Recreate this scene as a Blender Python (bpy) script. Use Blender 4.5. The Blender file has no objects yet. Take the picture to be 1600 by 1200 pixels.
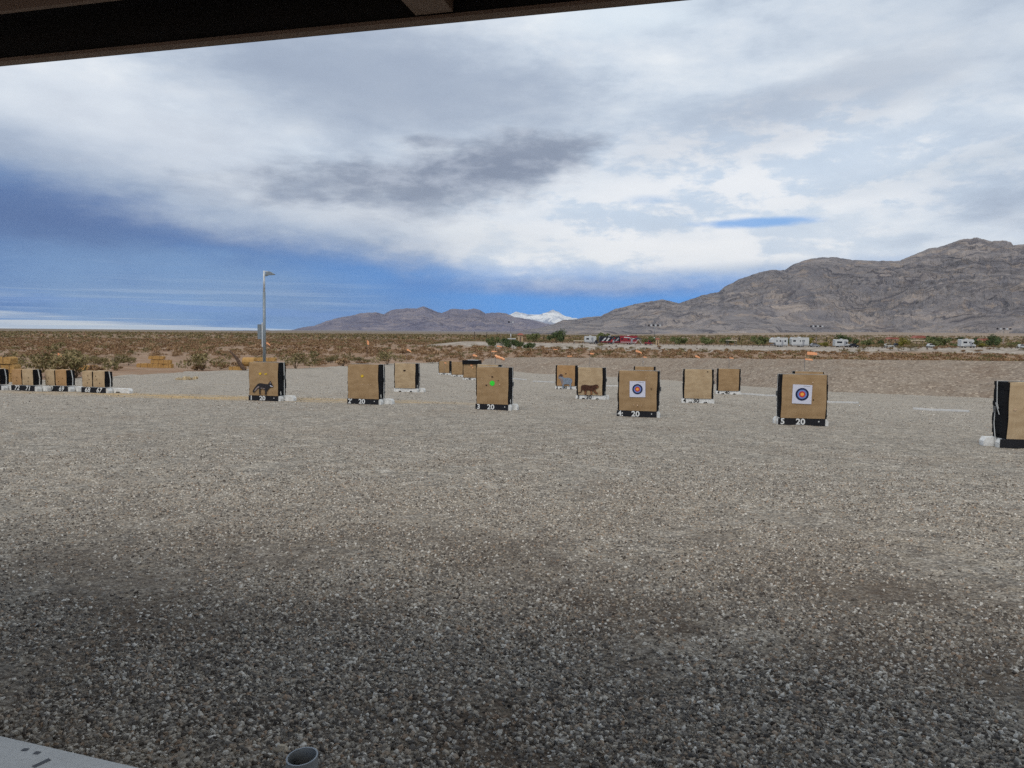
import bpy, math, random
import numpy as np
from mathutils import Matrix, Vector
R = math.radians
sc = bpy.context.scene
C = sc.collection
random.seed(7); rng = np.random.default_rng(7)

# ------------------------------------------------------------------ camera
F = 1200.0                      # focal length in pixels of the 1600 px wide photograph
CH = 1.68
PITCH, ROLL = math.atan(80/F), R(0.5)
cam = bpy.data.cameras.new('camera'); camo = bpy.data.objects.new('camera', cam); C.objects.link(camo)
cam.sensor_width = 36; cam.lens = 36*F/1600; cam.clip_start = 0.05; cam.clip_end = 200000
RM = Matrix.Rotation(R(90)-PITCH, 3, 'X') @ Matrix.Rotation(ROLL, 3, 'Z')
camo.matrix_world = Matrix.Translation((0, 0, CH)) @ RM.to_4x4()
sc.camera = camo
sc.view_settings.view_transform = 'Standard'; sc.view_settings.look = 'None'
sc.view_settings.exposure = 0.0; sc.view_settings.gamma = 1
try: sc.view_settings.use_curve_mapping = False
except Exception: pass
sc.cycles.max_bounces = 5; sc.cycles.diffuse_bounces = 3; sc.cycles.transparent_max_bounces = 6
sc.cycles.use_denoising = False

# ------------------------------------------------------------------ node helpers
class S:
    """a socket with arithmetic"""
    def __init__(s, t, k): s.t, s.k = t, k
    def _m(a, op, b=None, c=None, clamp=False):
        n = a.t.nodes.new('ShaderNodeMath'); n.operation = op; n.use_clamp = clamp
        for i, v in enumerate((a, b, c)):
            if v is None: continue
            if isinstance(v, S): a.t.links.new(v.k, n.inputs[i])
            else: n.inputs[i].default_value = v
        return S(a.t, n.outputs[0])
    def __add__(a, b): return a._m('ADD', b)
    def __radd__(a, b): return a._m('ADD', b)
    def __sub__(a, b): return a._m('SUBTRACT', b)
    def __rsub__(a, b): return (a*-1.0)+b
    def __mul__(a, b): return a._m('MULTIPLY', b)
    def __rmul__(a, b): return a._m('MULTIPLY', b)
    def __truediv__(a, b): return a._m('DIVIDE', b)
    def pw(a, b): return a._m('POWER', b)
    def clamp(a): return a._m('ADD', 0.0, clamp=True)
    def ss(a, lo, hi):
        n = a.t.nodes.new('ShaderNodeMapRange'); n.interpolation_type = 'SMOOTHSTEP'
        a.t.links.new(a.k, n.inputs[0])
        if lo > hi: n.inputs[1].default_value, n.inputs[2].default_value, n.inputs[3].default_value, n.inputs[4].default_value = hi, lo, 1, 0
        else: n.inputs[1].default_value, n.inputs[2].default_value = lo, hi
        return S(a.t, n.outputs[0])
def lin(c):
    return tuple((v/12.92 if v <= .04045 else ((v+.055)/1.055)**2.4) for v in [x/255 for x in c])+(1,)
def mixc(t, f, a, b, mode='MIX'):
    n = t.nodes.new('ShaderNodeMix'); n.data_type = 'RGBA'; n.blend_type = mode
    for i, v in ((0, f), (6, a), (7, b)):
        if isinstance(v, S): t.links.new(v.k, n.inputs[i])
        elif i == 0: n.inputs[0].default_value = v
        else: n.inputs[i].default_value = v if len(v) == 4 else tuple(v)+(1,)
    return S(t, n.outputs[2])
def noise(t, vec, scale, detail=4, rough=.55, dist=0, out=0):
    n = t.nodes.new('ShaderNodeTexNoise'); n.inputs['Scale'].default_value = scale
    n.inputs['Detail'].default_value = detail; n.inputs['Roughness'].default_value = rough; n.inputs['Distortion'].default_value = dist
    if vec is not None: t.links.new(vec.k, n.inputs['Vector'])
    return S(t, n.outputs[out])
def voro(t, vec, scale, feature='F1', out='Color', rnd=1):
    n = t.nodes.new('ShaderNodeTexVoronoi'); n.feature = feature; n.inputs['Scale'].default_value = scale
    n.inputs['Randomness'].default_value = rnd
    if vec is not None: t.links.new(vec.k, n.inputs['Vector'])
    return S(t, n.outputs[out])
def ramp(t, f, stops, interp='LINEAR'):
    n = t.nodes.new('ShaderNodeValToRGB'); cr = n.color_ramp; cr.interpolation = interp
    while len(cr.elements) < len(stops): cr.elements.new(.5)
    for e, (p, c) in zip(cr.elements, stops): e.position = p; e.color = c if len(c) == 4 else tuple(c)+(1,)
    t.links.new(f.k, n.inputs[0]); return S(t, n.outputs[0])
def sep(t, v):
    n = t.nodes.new('ShaderNodeSeparateXYZ'); t.links.new(v.k, n.inputs[0]); return [S(t, o) for o in n.outputs]
def comb(t, x, y, z):
    n = t.nodes.new('ShaderNodeCombineXYZ')
    for i, v in enumerate((x, y, z)):
        if isinstance(v, S): t.links.new(v.k, n.inputs[i])
        else: n.inputs[i].default_value = v
    return S(t, n.outputs[0])
def sepc(t, v):
    n = t.nodes.new('ShaderNodeSeparateColor'); t.links.new(v.k, n.inputs[0]); return [S(t, o) for o in n.outputs]
def pos(t): return S(t, t.nodes.new('ShaderNodeNewGeometry').outputs['Position'])
def objc(t): return S(t, t.nodes.new('ShaderNodeTexCoord').outputs['Object'])
def island(t): return S(t, t.nodes.new('ShaderNodeNewGeometry').outputs['Random Per Island'])
def orand(t): return S(t, t.nodes.new('ShaderNodeObjectInfo').outputs['Random'])
def new_mat(name, rough=.9, spec=.2, metal=0):
    m = bpy.data.materials.new(name); m.use_nodes = True; t = m.node_tree; b = t.nodes['Principled BSDF']
    b.inputs['Roughness'].default_value = rough; b.inputs['Metallic'].default_value = metal
    b.inputs['Specular IOR Level'].default_value = spec
    return m, t, b
def setc(t, b, s): t.links.new(s.k, b.inputs['Base Color'])
def bump(t, b, h, strength, dist):
    n = t.nodes.new('ShaderNodeBump'); n.inputs['Strength'].default_value = strength; n.inputs['Distance'].default_value = dist
    t.links.new(h.k, n.inputs['Height']); t.links.new(n.outputs[0], b.inputs['Normal'])

# ------------------------------------------------------------------ sky and sun
SUN_EL, SUN_AZ = 52, 200        # azimuth clockwise from +Y: behind the camera, to the left
w = bpy.data.worlds.new('World'); sc.world = w; w.use_nodes = True; t = w.node_tree
for n in list(t.nodes): t.nodes.remove(n)
sky = t.nodes.new('ShaderNodeTexSky'); sky.sky_type = 'NISHITA'; sky.sun_disc = False
sky.sun_elevation = R(SUN_EL); sky.sun_rotation = R(SUN_AZ); sky.altitude = 700; sky.dust_density = .3; sky.ozone_density = 2.5
D = S(t, t.nodes.new('ShaderNodeTexCoord').outputs['Generated'])
dx, dy, dz = sep(t, D)
az = dx._m('ARCTAN2', dy)*57.2958           # degrees, 0 = +Y, right positive
el = dz._m('ARCSINE')*57.2958
# cloud sheet seen from below: perspective coordinates
inv = (dz._m("MAXIMUM", 0.0)+.13).pw(-1.0)
cp = comb(t, dx*inv, dy*inv, 0)
n1 = noise(t, cp, .55, 7, .58, .15)
n2 = noise(t, cp, 1.9, 8, .62, .1)
nw = noise(t, comb(t, az*.035, el*.11, 3.0), 2.2, 8, .58, .15)
nwf = noise(t, comb(t, az*.10, el*.30, 9.0), 2.0, 8, .62, .1)
nst = noise(t, comb(t, az*.022, el*.55, 7.0), 1.6, 7, .6, .3)
wob = (nw-.5)*2.0
wf = (nwf-.5)*2.0
def A(px): return math.degrees(math.atan((px-800)/F))
def E(px, py):
    h = 520+(px-800)*math.tan(ROLL)
    return math.degrees(math.atan((h-py)/F*math.cos(math.atan((px-800)/F))))
def blob(px, py, wx, wy, tilt=0, soft=.6, warp=1.0, wfine=.5):
    """soft ellipse in the sky; 1 in its middle"""
    a0, e0 = A(px), E(px, py); sx, sy = wx/F*57.3, wy/F*57.3
    c, s_ = math.cos(R(tilt)), math.sin(R(tilt))
    u = (az-a0)*c+(el-e0)*s_; v = (el-e0)*c-(az-a0)*s_
    r = ((u/sx).pw(2)+(v/sy).pw(2)).pw(.5)+wob*(.55*warp)+wf*(wfine)
    return r.ss(1+soft, 1-soft)
def blob2(px, py, wx, wy, tilt, soft, amp, seed):
    a0, e0 = A(px), E(px, py); sx, sy = wx/F*57.3, wy/F*57.3
    c, s_ = math.cos(R(tilt)), math.sin(R(tilt))
    u = (az-a0)*c+(el-e0)*s_; v = (el-e0)*c-(az-a0)*s_
    k = noise(t, comb(t, az*.12, el*.36, seed), 2.0, 8, .6, .1)
    return (((u/sx).pw(2)+(v/sy).pw(2)).pw(.5)+(k-.5)*amp).ss(1+soft, 1-soft)
# bright overcast
npf = noise(t, comb(t, az*.075, el*.19, 21.0), 2.6, 9, .6, .12)
npg = noise(t, comb(t, az*.03, el*.10, 31.0), 2.4, 6, .55, .15)
cl = ramp(t, (n1*.28+nw*.2+npg*.27+npf*.25), [(.38, lin((158, 171, 191))), (.455, lin((186, 199, 216))), (.51, lin((208, 219, 232))), (.56, lin((222, 230, 239))), (.63, lin((240, 244, 248)))])
cl = mixc(t, blob2(590, 135, 250, 65, -6, .9, 1.6, 61.0)*.5, cl, lin((158, 171, 192)))
cl = mixc(t, blob(590, 135, 260, 75, -6, .8, 1.1, .6)*.75, cl, lin((162, 175, 195)))
cl = mixc(t, blob(150, 240, 230, 30, -4, .9)*.5, cl, lin((176, 190, 210)))
cl = mixc(t, blob(1230, 185, 200, 38, 12, .7, 1, .8)*.75, cl, lin((172, 183, 200)))
cl = mixc(t, blob(1480, 262, 220, 16, 10, .7, 1, .8)*.65, cl, lin((178, 193, 210)))
cl = mixc(t, blob(1500, 60, 220, 90, 0, .8)*.4, cl, lin((190, 201, 215)))
cl = mixc(t, blob(180, 190, 230, 50, -8, .9)*.6, cl, lin((226, 232, 240)))
cl = mixc(t, blob(960, 35, 110, 30, 0, .8)*.7, cl, lin((224, 236, 246)))
cl = mixc(t, blob(1010, 395, 330, 45, 2, .9, 1, .7)*.85, cl, mixc(t, npf.ss(.42, .56), lin((208, 219, 232)), lin((243, 244, 245))))
cl = mixc(t, blob(1120, 300, 300, 75, 5, .9, 1, .7)*.8, cl, mixc(t, npf.ss(.44, .56), lin((206, 221, 238)), lin((244, 246, 249))))
cl = mixc(t, blob(1130, 428, 260, 11, 3, .9, .5, .4)*.6, cl, lin((176, 192, 212)))
cl = mixc(t, blob(600, 345, 240, 22, -8, .9, 1, .8)*.75, cl, lin((228, 233, 238)))
# dark ragged cloud
dk = blob2(805, 255, 118, 36, 6, .4, 1.5, 41.0); dk2 = blob2(560, 286, 175, 26, 5, .65, 2.4, 43.0)
dk3 = blob2(670, 228, 42, 9, 0, .5, 2.5, 45.0); dk4 = blob2(730, 300, 130, 34, 14, .6, 2.4, 47.0)
dk5 = blob2(690, 280, 140, 32, 10, .45, 2.0, 49.0)
dcol = mixc(t, npf.ss(.4, .6), lin((136, 147, 167)), lin((172, 181, 197)))
for d_, k in ((dk4, .65), (dk2, .8), (dk5, .75), (dk, .9), (dk3, .75)): cl = mixc(t, d_*k, cl, dcol)
# blue openings low in the sky: everything under a slanting cloud edge
edge_l = 3.8+(az*-.165)+wob*2.2+wf*.8
edge_r = 3.65+wob*.9+wf*.35
right = az.ss(-7.5, -.5)
edge = edge_l*(1.0-right)+edge_r*right
opening = ((el-edge+(npf-.5)*2.0)+(1.0-right)*.3).ss(1.9, -1.3)
opening_soft = (el-edge).ss(4.8, -1.5)
nish = S(t, sky.outputs[0])
clear = mixc(t, 1.0, nish, (.042, .066, .098, 1), 'MULTIPLY')
clear = mixc(t, .85, clear, lin((64, 144, 230)))
storm = mixc(t, nw.ss(.36, .64), lin((78, 122, 184)), lin((116, 154, 202)))
storm = mixc(t, nst.ss(.52, .70)*.3, storm, lin((150, 178, 212)))
storm = mixc(t, npg.ss(.42, .58)*.5, storm, lin((116, 148, 190)))
storm = mixc(t, blob(60, 325, 220, 50, 0, .9)*.75, storm, lin((84, 106, 152)))
storm = mixc(t, blob(360, 355, 260, 30, -10, .9)*.6, storm, lin((94, 124, 176)))
storm = mixc(t, blob(650, 445, 150, 50, -10, .9)*.7, storm, lin((78, 140, 212)))
blue = mixc(t, az.ss(-9, 1), storm, clear)
blue = mixc(t, blob(900, 448, 190, 12, 0, .9, .6, .5)*.7, blue, lin((92, 124, 182)))
col = mixc(t, opening_soft*(1.0-right)*.7, cl, lin((128, 148, 180)))
col = mixc(t, opening, col, blue)
# slit of blue
slit = blob2(1170, 350, 70, 5.5, 1, .7, 2.6, 51.0)
col = mixc(t, slit*.85, col, lin((122, 174, 234)))
col = mixc(t, blob(1010, 315, 30, 6, 0, .7, .3, .6)*.35, col, lin((150, 185, 225)))
# pale streaks near the left horizon
st = noise(t, comb(t, az*.05, el*1.9, 2.0), 1.5, 6, .6, .4)
lowl = az.ss(-8, -20)
lowband = (el+(az+34)*.052+(st-.5)*3.0)
col = mixc(t, lowband.ss(1.1, .6)*az.ss(-9, -16)*.9, col, mixc(t, st.ss(.4, .6), lin((188, 200, 214)), lin((222, 224, 222))))
col = mixc(t, lowband.ss(1.5, 1.9)*lowband.ss(2.6, 2.0)*az.ss(-4, -14)*.5, col, lin((112, 150, 208)))
col = mixc(t, st.ss(.48, .62)*el.ss(4.2, 2.6)*el.ss(.3, 1.2)*az.ss(-7, -14)*.35, col, lin((164, 186, 214)))
# below the horizon
col = mixc(t, el.ss(-.2, -1.5), col, lin((150, 145, 140)))
bg = t.nodes.new('ShaderNodeBackground'); bg.inputs['Strength'].default_value = 1.0
t.links.new(col.k, bg.inputs['Color'])
ow = t.nodes.new('ShaderNodeOutputWorld'); t.links.new(bg.outputs[0], ow.inputs[0])
w.cycles.sampling_method = 'MANUAL'; w.cycles.sample_map_resolution = 512

sun = bpy.data.lights.new('sun', 'SUN'); sun.energy = 1.6; sun.angle = R(38); sun.color = (1, .93, .84)
so = bpy.data.objects.new('sun', sun); C.objects.link(so)
a_, e_ = R(SUN_AZ), R(SUN_EL)
sdir = Vector((math.sin(a_)*math.cos(e_), math.cos(a_)*math.cos(e_), math.sin(e_)))
so.rotation_euler = sdir.to_track_quat('Z', 'Y').to_euler()

# ------------------------------------------------------------------ object helpers
def tag(o, label=None, cat=None, group=None, kind=None):
    if label: o['label'] = label
    if cat: o['category'] = cat
    if group: o['group'] = group
    if kind: o['kind'] = kind
    return o
def empty(name, loc=(0, 0, 0), rz=0, label=None, cat=None, group=None):
    o = bpy.data.objects.new(name, None); C.objects.link(o); o.location = loc; o.rotation_euler = (0, 0, rz)
    o.empty_display_size = .2
    return tag(o, label, cat, group)
def np_mesh(name, V, Fq, mat, parent=None, smooth=False, mi=None):
    V = np.asarray(V, dtype=np.float32); Fq = np.asarray(Fq, dtype=np.int32); k = Fq.shape[1]
    me = bpy.data.meshes.new(name); me.vertices.add(len(V)); me.vertices.foreach_set('co', V.ravel())
    me.loops.add(Fq.size); me.loops.foreach_set('vertex_index', Fq.ravel())
    me.polygons.add(len(Fq)); me.polygons.foreach_set('loop_start', np.arange(0, Fq.size, k, dtype=np.int32))
    me.polygons.foreach_set('loop_total', np.full(len(Fq), k, dtype=np.int32))
    for m in (mat if isinstance(mat, list) else [mat]): me.materials.append(m)
    if mi is not None: me.polygons.foreach_set('material_index', np.asarray(mi, dtype=np.int32))
    me.update(calc_edges=True)
    if smooth: me.polygons.foreach_set('use_smooth', np.ones(len(Fq), dtype=bool))
    o = bpy.data.objects.new(name, me); C.objects.link(o)
    if parent: o.parent = parent
    return o
class MB:
    def __init__(s): s.v = []; s.f = []; s.m = []
    def add(s, vs, fs, mi=0, M=None):
        b = len(s.v)
        s.v += [tuple(M @ Vector(v)) if M is not None else tuple(v) for v in vs]
        s.f += [tuple(i+b for i in f) for f in fs]; s.m += [mi]*len(fs); return s
    def box(s, c, d, mi=0, M=None, rz=0, bev=0):
        x, y, z = d[0]/2, d[1]/2, d[2]/2
        if bev:
            return s.prism([(-x+bev, -y), (x-bev, -y), (x, -y+bev), (x, y-bev), (x-bev, y), (-x+bev, y), (-x, y-bev), (-x, -y+bev)], -z, z, mi,
                           (Matrix.Translation(c) @ Matrix.Rotation(rz, 4, 'Z')) if M is None else M @ Matrix.Translation(c) @ Matrix.Rotation(rz, 4, 'Z'))
        vs = [(-x, -y, -z), (x, -y, -z), (x, y, -z), (-x, y, -z), (-x, -y, z), (x, -y, z), (x, y, z), (-x, y, z)]
        T = Matrix.Translation(c) @ Matrix.Rotation(rz, 4, 'Z')
        if M is not None: T = M @ T
        return s.add(vs, [(3, 2, 1, 0), (4, 5, 6, 7), (0, 1, 5, 4), (1, 2, 6, 5), (2, 3, 7, 6), (3, 0, 4, 7)], mi, T)
    def prism(s, poly, z0, z1, mi=0, M=None, top=1.0):
        n = len(poly); cx = sum(p[0] for p in poly)/n; cy = sum(p[1] for p in poly)/n
        vs = [(p[0], p[1], z0) for p in poly]+[(cx+(p[0]-cx)*top, cy+(p[1]-cy)*top, z1) for p in poly]
        fs = [tuple(range(n))[::-1], tuple(range(n, 2*n))]+[(i, (i+1) % n, (i+1) % n+n, i+n) for i in range(n)]
        return s.add(vs, fs, mi, M)
    def xz(s, poly, y0, y1, mi=0, M=None):
        """outline in x,z pushed through y"""
        T = Matrix(((1, 0, 0, 0), (0, 0, -1, 0), (0, 1, 0, 0), (0, 0, 0, 1)))
        if M is not None: T = M @ T
        return s.prism(poly, -y1, -y0, mi, T)
    def tube(s, pts, r, n=8, mi=0, M=None, caps=True):
        pts = [Vector(p) for p in pts]; rs = r if isinstance(r, (list, tuple)) else [r]*len(pts)
        vs, fs = [], []
        for i, p in enumerate(pts):
            d = (pts[min(i+1, len(pts)-1)]-pts[max(i-1, 0)]).normalized()
            a = d.orthogonal().normalized() if i == 0 else (a-d*a.dot(d)).normalized()
            b = d.cross(a)
            for k in range(n):
                q = 2*math.pi*k/n; vs.append(tuple(p+(a*math.cos(q)+b*math.sin(q))*rs[i]))
        for i in range(len(pts)-1):
            for k in range(n): fs.append((i*n+k, i*n+(k+1) % n, (i+1)*n+(k+1) % n, (i+1)*n+k))
        if caps: fs += [tuple(range(n))[::-1], tuple(range((len(pts)-1)*n, len(pts)*n))]
        return s.add(vs, fs, mi, M)
    def build(s, name, mat, parent=None, smooth=False):
        me = bpy.data.meshes.new(name); me.from_pydata(s.v, [], s.f)
        for m in (mat if isinstance(mat, list) else [mat]): me.materials.append(m)
        me.polygons.foreach_set('material_index', s.m)
        if smooth: me.polygons.foreach_set('use_smooth', [True]*len(s.f))
        me.update(); o = bpy.data.objects.new(name, me); C.objects.link(o)
        if parent: o.parent = parent
        return o
def copy_tree(o, parent=None):
    c = o.copy(); C.objects.link(c); c.parent = parent
    for ch in list(o.children): copy_tree(ch, c)
    return c
def text_mesh(txt, size, mat, parent, M, name='number', sx=1.0, bold=.0, italic=0.0):
    cu = bpy.data.curves.new(name, 'FONT'); cu.body = txt; cu.size = size; cu.extrude = .0015; cu.offset = bold
    cu.align_x = 'CENTER'; cu.align_y = 'CENTER'; cu.shear = italic; cu.resolution_u = 3
    o = bpy.data.objects.new('tmp', cu); C.objects.link(o)
    dg = bpy.context.evaluated_depsgraph_get(); me = bpy.data.meshes.new_from_object(o.evaluated_get(dg))
    bpy.data.objects.remove(o); bpy.data.curves.remove(cu)
    me.name = name; me.transform(Matrix.Diagonal((sx, 1, 1, 1))); me.transform(M); me.materials.clear(); me.materials.append(mat)
    r = bpy.data.objects.new(name, me); C.objects.link(r); r.parent = parent; return r

# ------------------------------------------------------------------ the lie of the land
def sstep(x, a, b):
    u = np.clip((x-a)/(b-a), 0, 1); return u*u*(3-2*u)
def vnoise(x, y, seed=0):
    """value noise for arrays"""
    xi = np.floor(x).astype(np.int64); yi = np.floor(y).astype(np.int64); fx = x-xi; fy = y-yi
    fx = fx*fx*(3-2*fx); fy = fy*fy*(3-2*fy)
    def h(a, b):
        n = (a*374761393+b*668265263+seed*1442695041) & 0xffffffff
        n = ((n ^ (n >> 13))*1274126177) & 0xffffffff; n = (n ^ (n >> 16)) & 0xffff
        return n/65535.0
    return (h(xi, yi)*(1-fx)+h(xi+1, yi)*fx)*(1-fy)+(h(xi, yi+1)*(1-fx)+h(xi+1, yi+1)*fx)*fy
def fbm(x, y, o=5, seed=0, ridged=False, gain=.5):
    s = 0; a = 1; tot = 0
    for i in range(o):
        v = vnoise(x, y, seed+i*17)
        if ridged: v = 1-np.abs(2*v-1)
        s = s+a*v; tot += a; a *= gain; x = x*2.03+11.3; y = y*2.03-7.7
    return s/tot
def bank(x, y):      # the rise that carries the campground
    e = 266+6*np.sin(x/37.0)+4*np.sin(x/13.0+1)
    return sstep(y, e-7, e+5)*sstep(x, -36, -16)
def zt(x, y):
    x = np.asarray(x, float); y = np.asarray(y, float)
    yy = np.where(y < 0, 0, y)
    s = 92*np.tanh((yy/92)**1.0) if False else np.where(yy < 75, yy, 75+30*(1-np.exp(-(yy-75)/30)))
    z = -.035*s-.01*np.clip(x, -60, 60)*sstep(yy, -1, 12)
    z = z+.25*sstep(np.hypot(x, y), 70, 200)*(fbm(x/45, y/45, 3, 5)-.5)*2
    z = z+1.75*bank(x, y)*(1-sstep(y, 900, 2500))
    r = np.hypot(x, y)
    z = z+sstep(r, 500, 6000)*3.6
    # alluvial fans rising to the mountains
    azm = np.degrees(np.arctan2(x, np.maximum(y, 1)))
    z = z+np.clip(r-500, 0, 9000)*.0062*sstep(azm, 4, 26)*sstep(r, 400, 1500)
    z = z+np.clip(r-4000, 0, 9000)*.0030*sstep(azm, -20, -12)*(1-sstep(azm, 4, 10))
    return z
def ray(px, py):
    return (RM @ Vector(((px-800)/F, -(py-600)/F, -1))).normalized()
def pt(px, py, Y):
    d = ray(px, py); k = Y/d.y; return Vector((d.x*k, Y, CH+d.z*k))
def gnd(px, py, far=3000):
    d = ray(px, py); k0 = 1.0; k = 1.0
    while k < far:
        p = Vector((0, 0, CH))+d*k
        if p.z < float(zt(p.x, p.y)):
            lo, hi = k0, k
            for _ in range(30):
                m = (lo+hi)/2; p = Vector((0, 0, CH))+d*m
                if p.z < float(zt(p.x, p.y)): hi = m
                else: lo = m
            return Vector((p.x, p.y, float(zt(p.x, p.y))))
        k0 = k; k *= 1.01
    p = Vector((0, 0, CH))+d*far; return Vector((p.x, p.y, float(zt(p.x, p.y))))
def onground(px, Y):
    d = ray(px, 540); x = d.x/d.y*Y; return Vector((x, Y, float(zt(x, Y))))

# ------------------------------------------------------------------ materials
def simple(name, rgb, rough=.8, spec=.3, metal=0, var=.12, scale=6, bmp=0, bscale=40):
    m, t, b = new_mat(name, rough, spec, metal); o = objc(t)
    n = noise(t, o, scale, 5)
    c = lin(rgb); lo = tuple(v*(1-var) for v in c[:3]); hi = tuple(min(1, v*(1+var)) for v in c[:3])
    setc(t, b, mixc(t, n.ss(.3, .7), lo+(1,), hi+(1,)))
    if bmp: bump(t, b, noise(t, o, bscale, 4), bmp, .01)
    return m
M = {}
M['black'] = simple('black_foam', (26, 26, 28), .9, .15, bmp=.4, bscale=60)
M['board'] = simple('black_board', (30, 30, 34), .7, .25, bmp=.2)
M['strap'] = simple('white_strap', (205, 203, 196), .7)
M['metal'] = simple('grey_metal', (120, 122, 122), .45, .5, .6)
M['galv'] = simple('galvanised_steel', (128, 136, 140), .5, .5, .4)
M['lightmetal'] = simple('pale_metal', (196, 200, 202), .5, .4, .1)
M['white'] = simple('white_paint', (205, 204, 200), .8, var=.08)
M['numwhite'] = simple('white_number', (220, 220, 216), .8, var=.05)
M['numblack'] = simple('black_number', (35, 35, 35), .8)
M['paper'] = simple('white_paper', (206, 206, 218), .85, var=.02)
M['navy'] = simple('navy_ring', (30, 40, 72), .85); M['sky'] = simple('blue_ring', (110, 130, 185), .85)
M['redr'] = simple('red_ring', (190, 60, 60), .85); M['yel'] = simple('yellow_centre', (235, 165, 70), .85)
M['yellow'] = simple('yellow_mark', (205, 170, 50), .85); M['green'] = simple('green_mark', (60, 215, 60), .8)
M['hole'] = simple('pale_hole', (200, 170, 140), .9); M['darkhole'] = simple('dark_hole', (60, 42, 30), .9)
M['orange'] = simple('orange_cloth', (250, 176, 128), .8, var=.12)
M['glass'] = simple('dark_glass', (28, 30, 36), .15, .6)
M['rubber'] = simple('rubber', (28, 28, 28), .9)
M['rvwhite'] = simple('camper_white', (196, 197, 195), .45, .4, var=.05)
M['rvgrey'] = simple('camper_grey', (150, 152, 156), .5, .4)
M['red'] = simple('red_paint', (140, 42, 50), .45, .4); M['dark'] = simple('dark_paint', (34, 34, 42), .4, .4)
M['redroof'] = simple('red_roof', (150, 92, 78), .8); M['tan'] = simple('tan_wall', (190, 165, 130), .9)
M['beige'] = simple('beige_roof', (205, 190, 165), .8)
M['pole_dark'] = simple('dark_pole', (62, 52, 44), .9)
M['shade'] = simple('brown_steel', (112, 90, 76), .6, .4, var=.08)
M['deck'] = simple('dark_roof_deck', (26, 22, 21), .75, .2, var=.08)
M['log'] = simple('dead_wood', (92, 74, 62), .95, var=.3, bmp=.5)
def conc():
    m, t, b = new_mat('painted_concrete', .9, .2); o = objc(t)
    n = noise(t, o, 9, 6); n2_ = noise(t, o, 60, 3)
    c = mixc(t, n.ss(.35, .7), lin((204, 203, 198)), lin((232, 231, 226)))
    c = mixc(t, n2_.ss(.62, .75)*.5, c, lin((120, 112, 100))); setc(t, b, c); bump(t, b, n2_, .4, .01); return m
M['conc'] = conc()
def cardboard(name, rgb, rgb2):
    m, t, b = new_mat(name, .92, .12); o = objc(t); x, y, z = sep(t, o)
    fl = noise(t, comb(t, x*1.5, 0, z*3.5), 1.5, 3); st = noise(t, comb(t, x*60, 0, z*1.2), 1.0, 3); sp = noise(t, o, 55, 2)
    c = mixc(t, fl.ss(.35, .65), lin(rgb), lin(rgb2)); c = mixc(t, st.ss(.3, .8)*.14, c, lin((110, 84, 56)))
    c = mixc(t, (sp.ss(.76, .8))*.4, c, lin((96, 68, 42)))
    pan = noise(t, o, 4, 3)
    c = mixc(t, pan.ss(.6, .72)*.25, c, lin((178, 156, 126)))
    setc(t, b, c); bump(t, b, st, .15, .004); return m
M['card'] = cardboard('cardboard', (154, 126, 92), (168, 140, 105)); M['card2'] = cardboard('weathered_cardboard', (172, 148, 116), (188, 165, 132))
M['card3'] = cardboard('warm_cardboard', (166, 130, 90), (178, 142, 102))

def straw():
    m, t, b = new_mat('straw', .95, .1); o = objc(t); x, y, z = sep(t, o)
    n = noise(t, comb(t, x*2, y*2, z*18), 3, 5); n2_ = noise(t, o, 30, 4)
    c = mixc(t, n.ss(.3, .7), lin((150, 112, 64)), lin((216, 174, 112))); c = mixc(t, n2_.ss(.35, .65)*.6, c, lin((178, 138, 84)))
    setc(t, b, c); bump(t, b, n2_+n, .8, .04); return m
M['straw'] = straw(); M['litter'] = simple('dry_litter', (206, 186, 150), .95)

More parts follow.
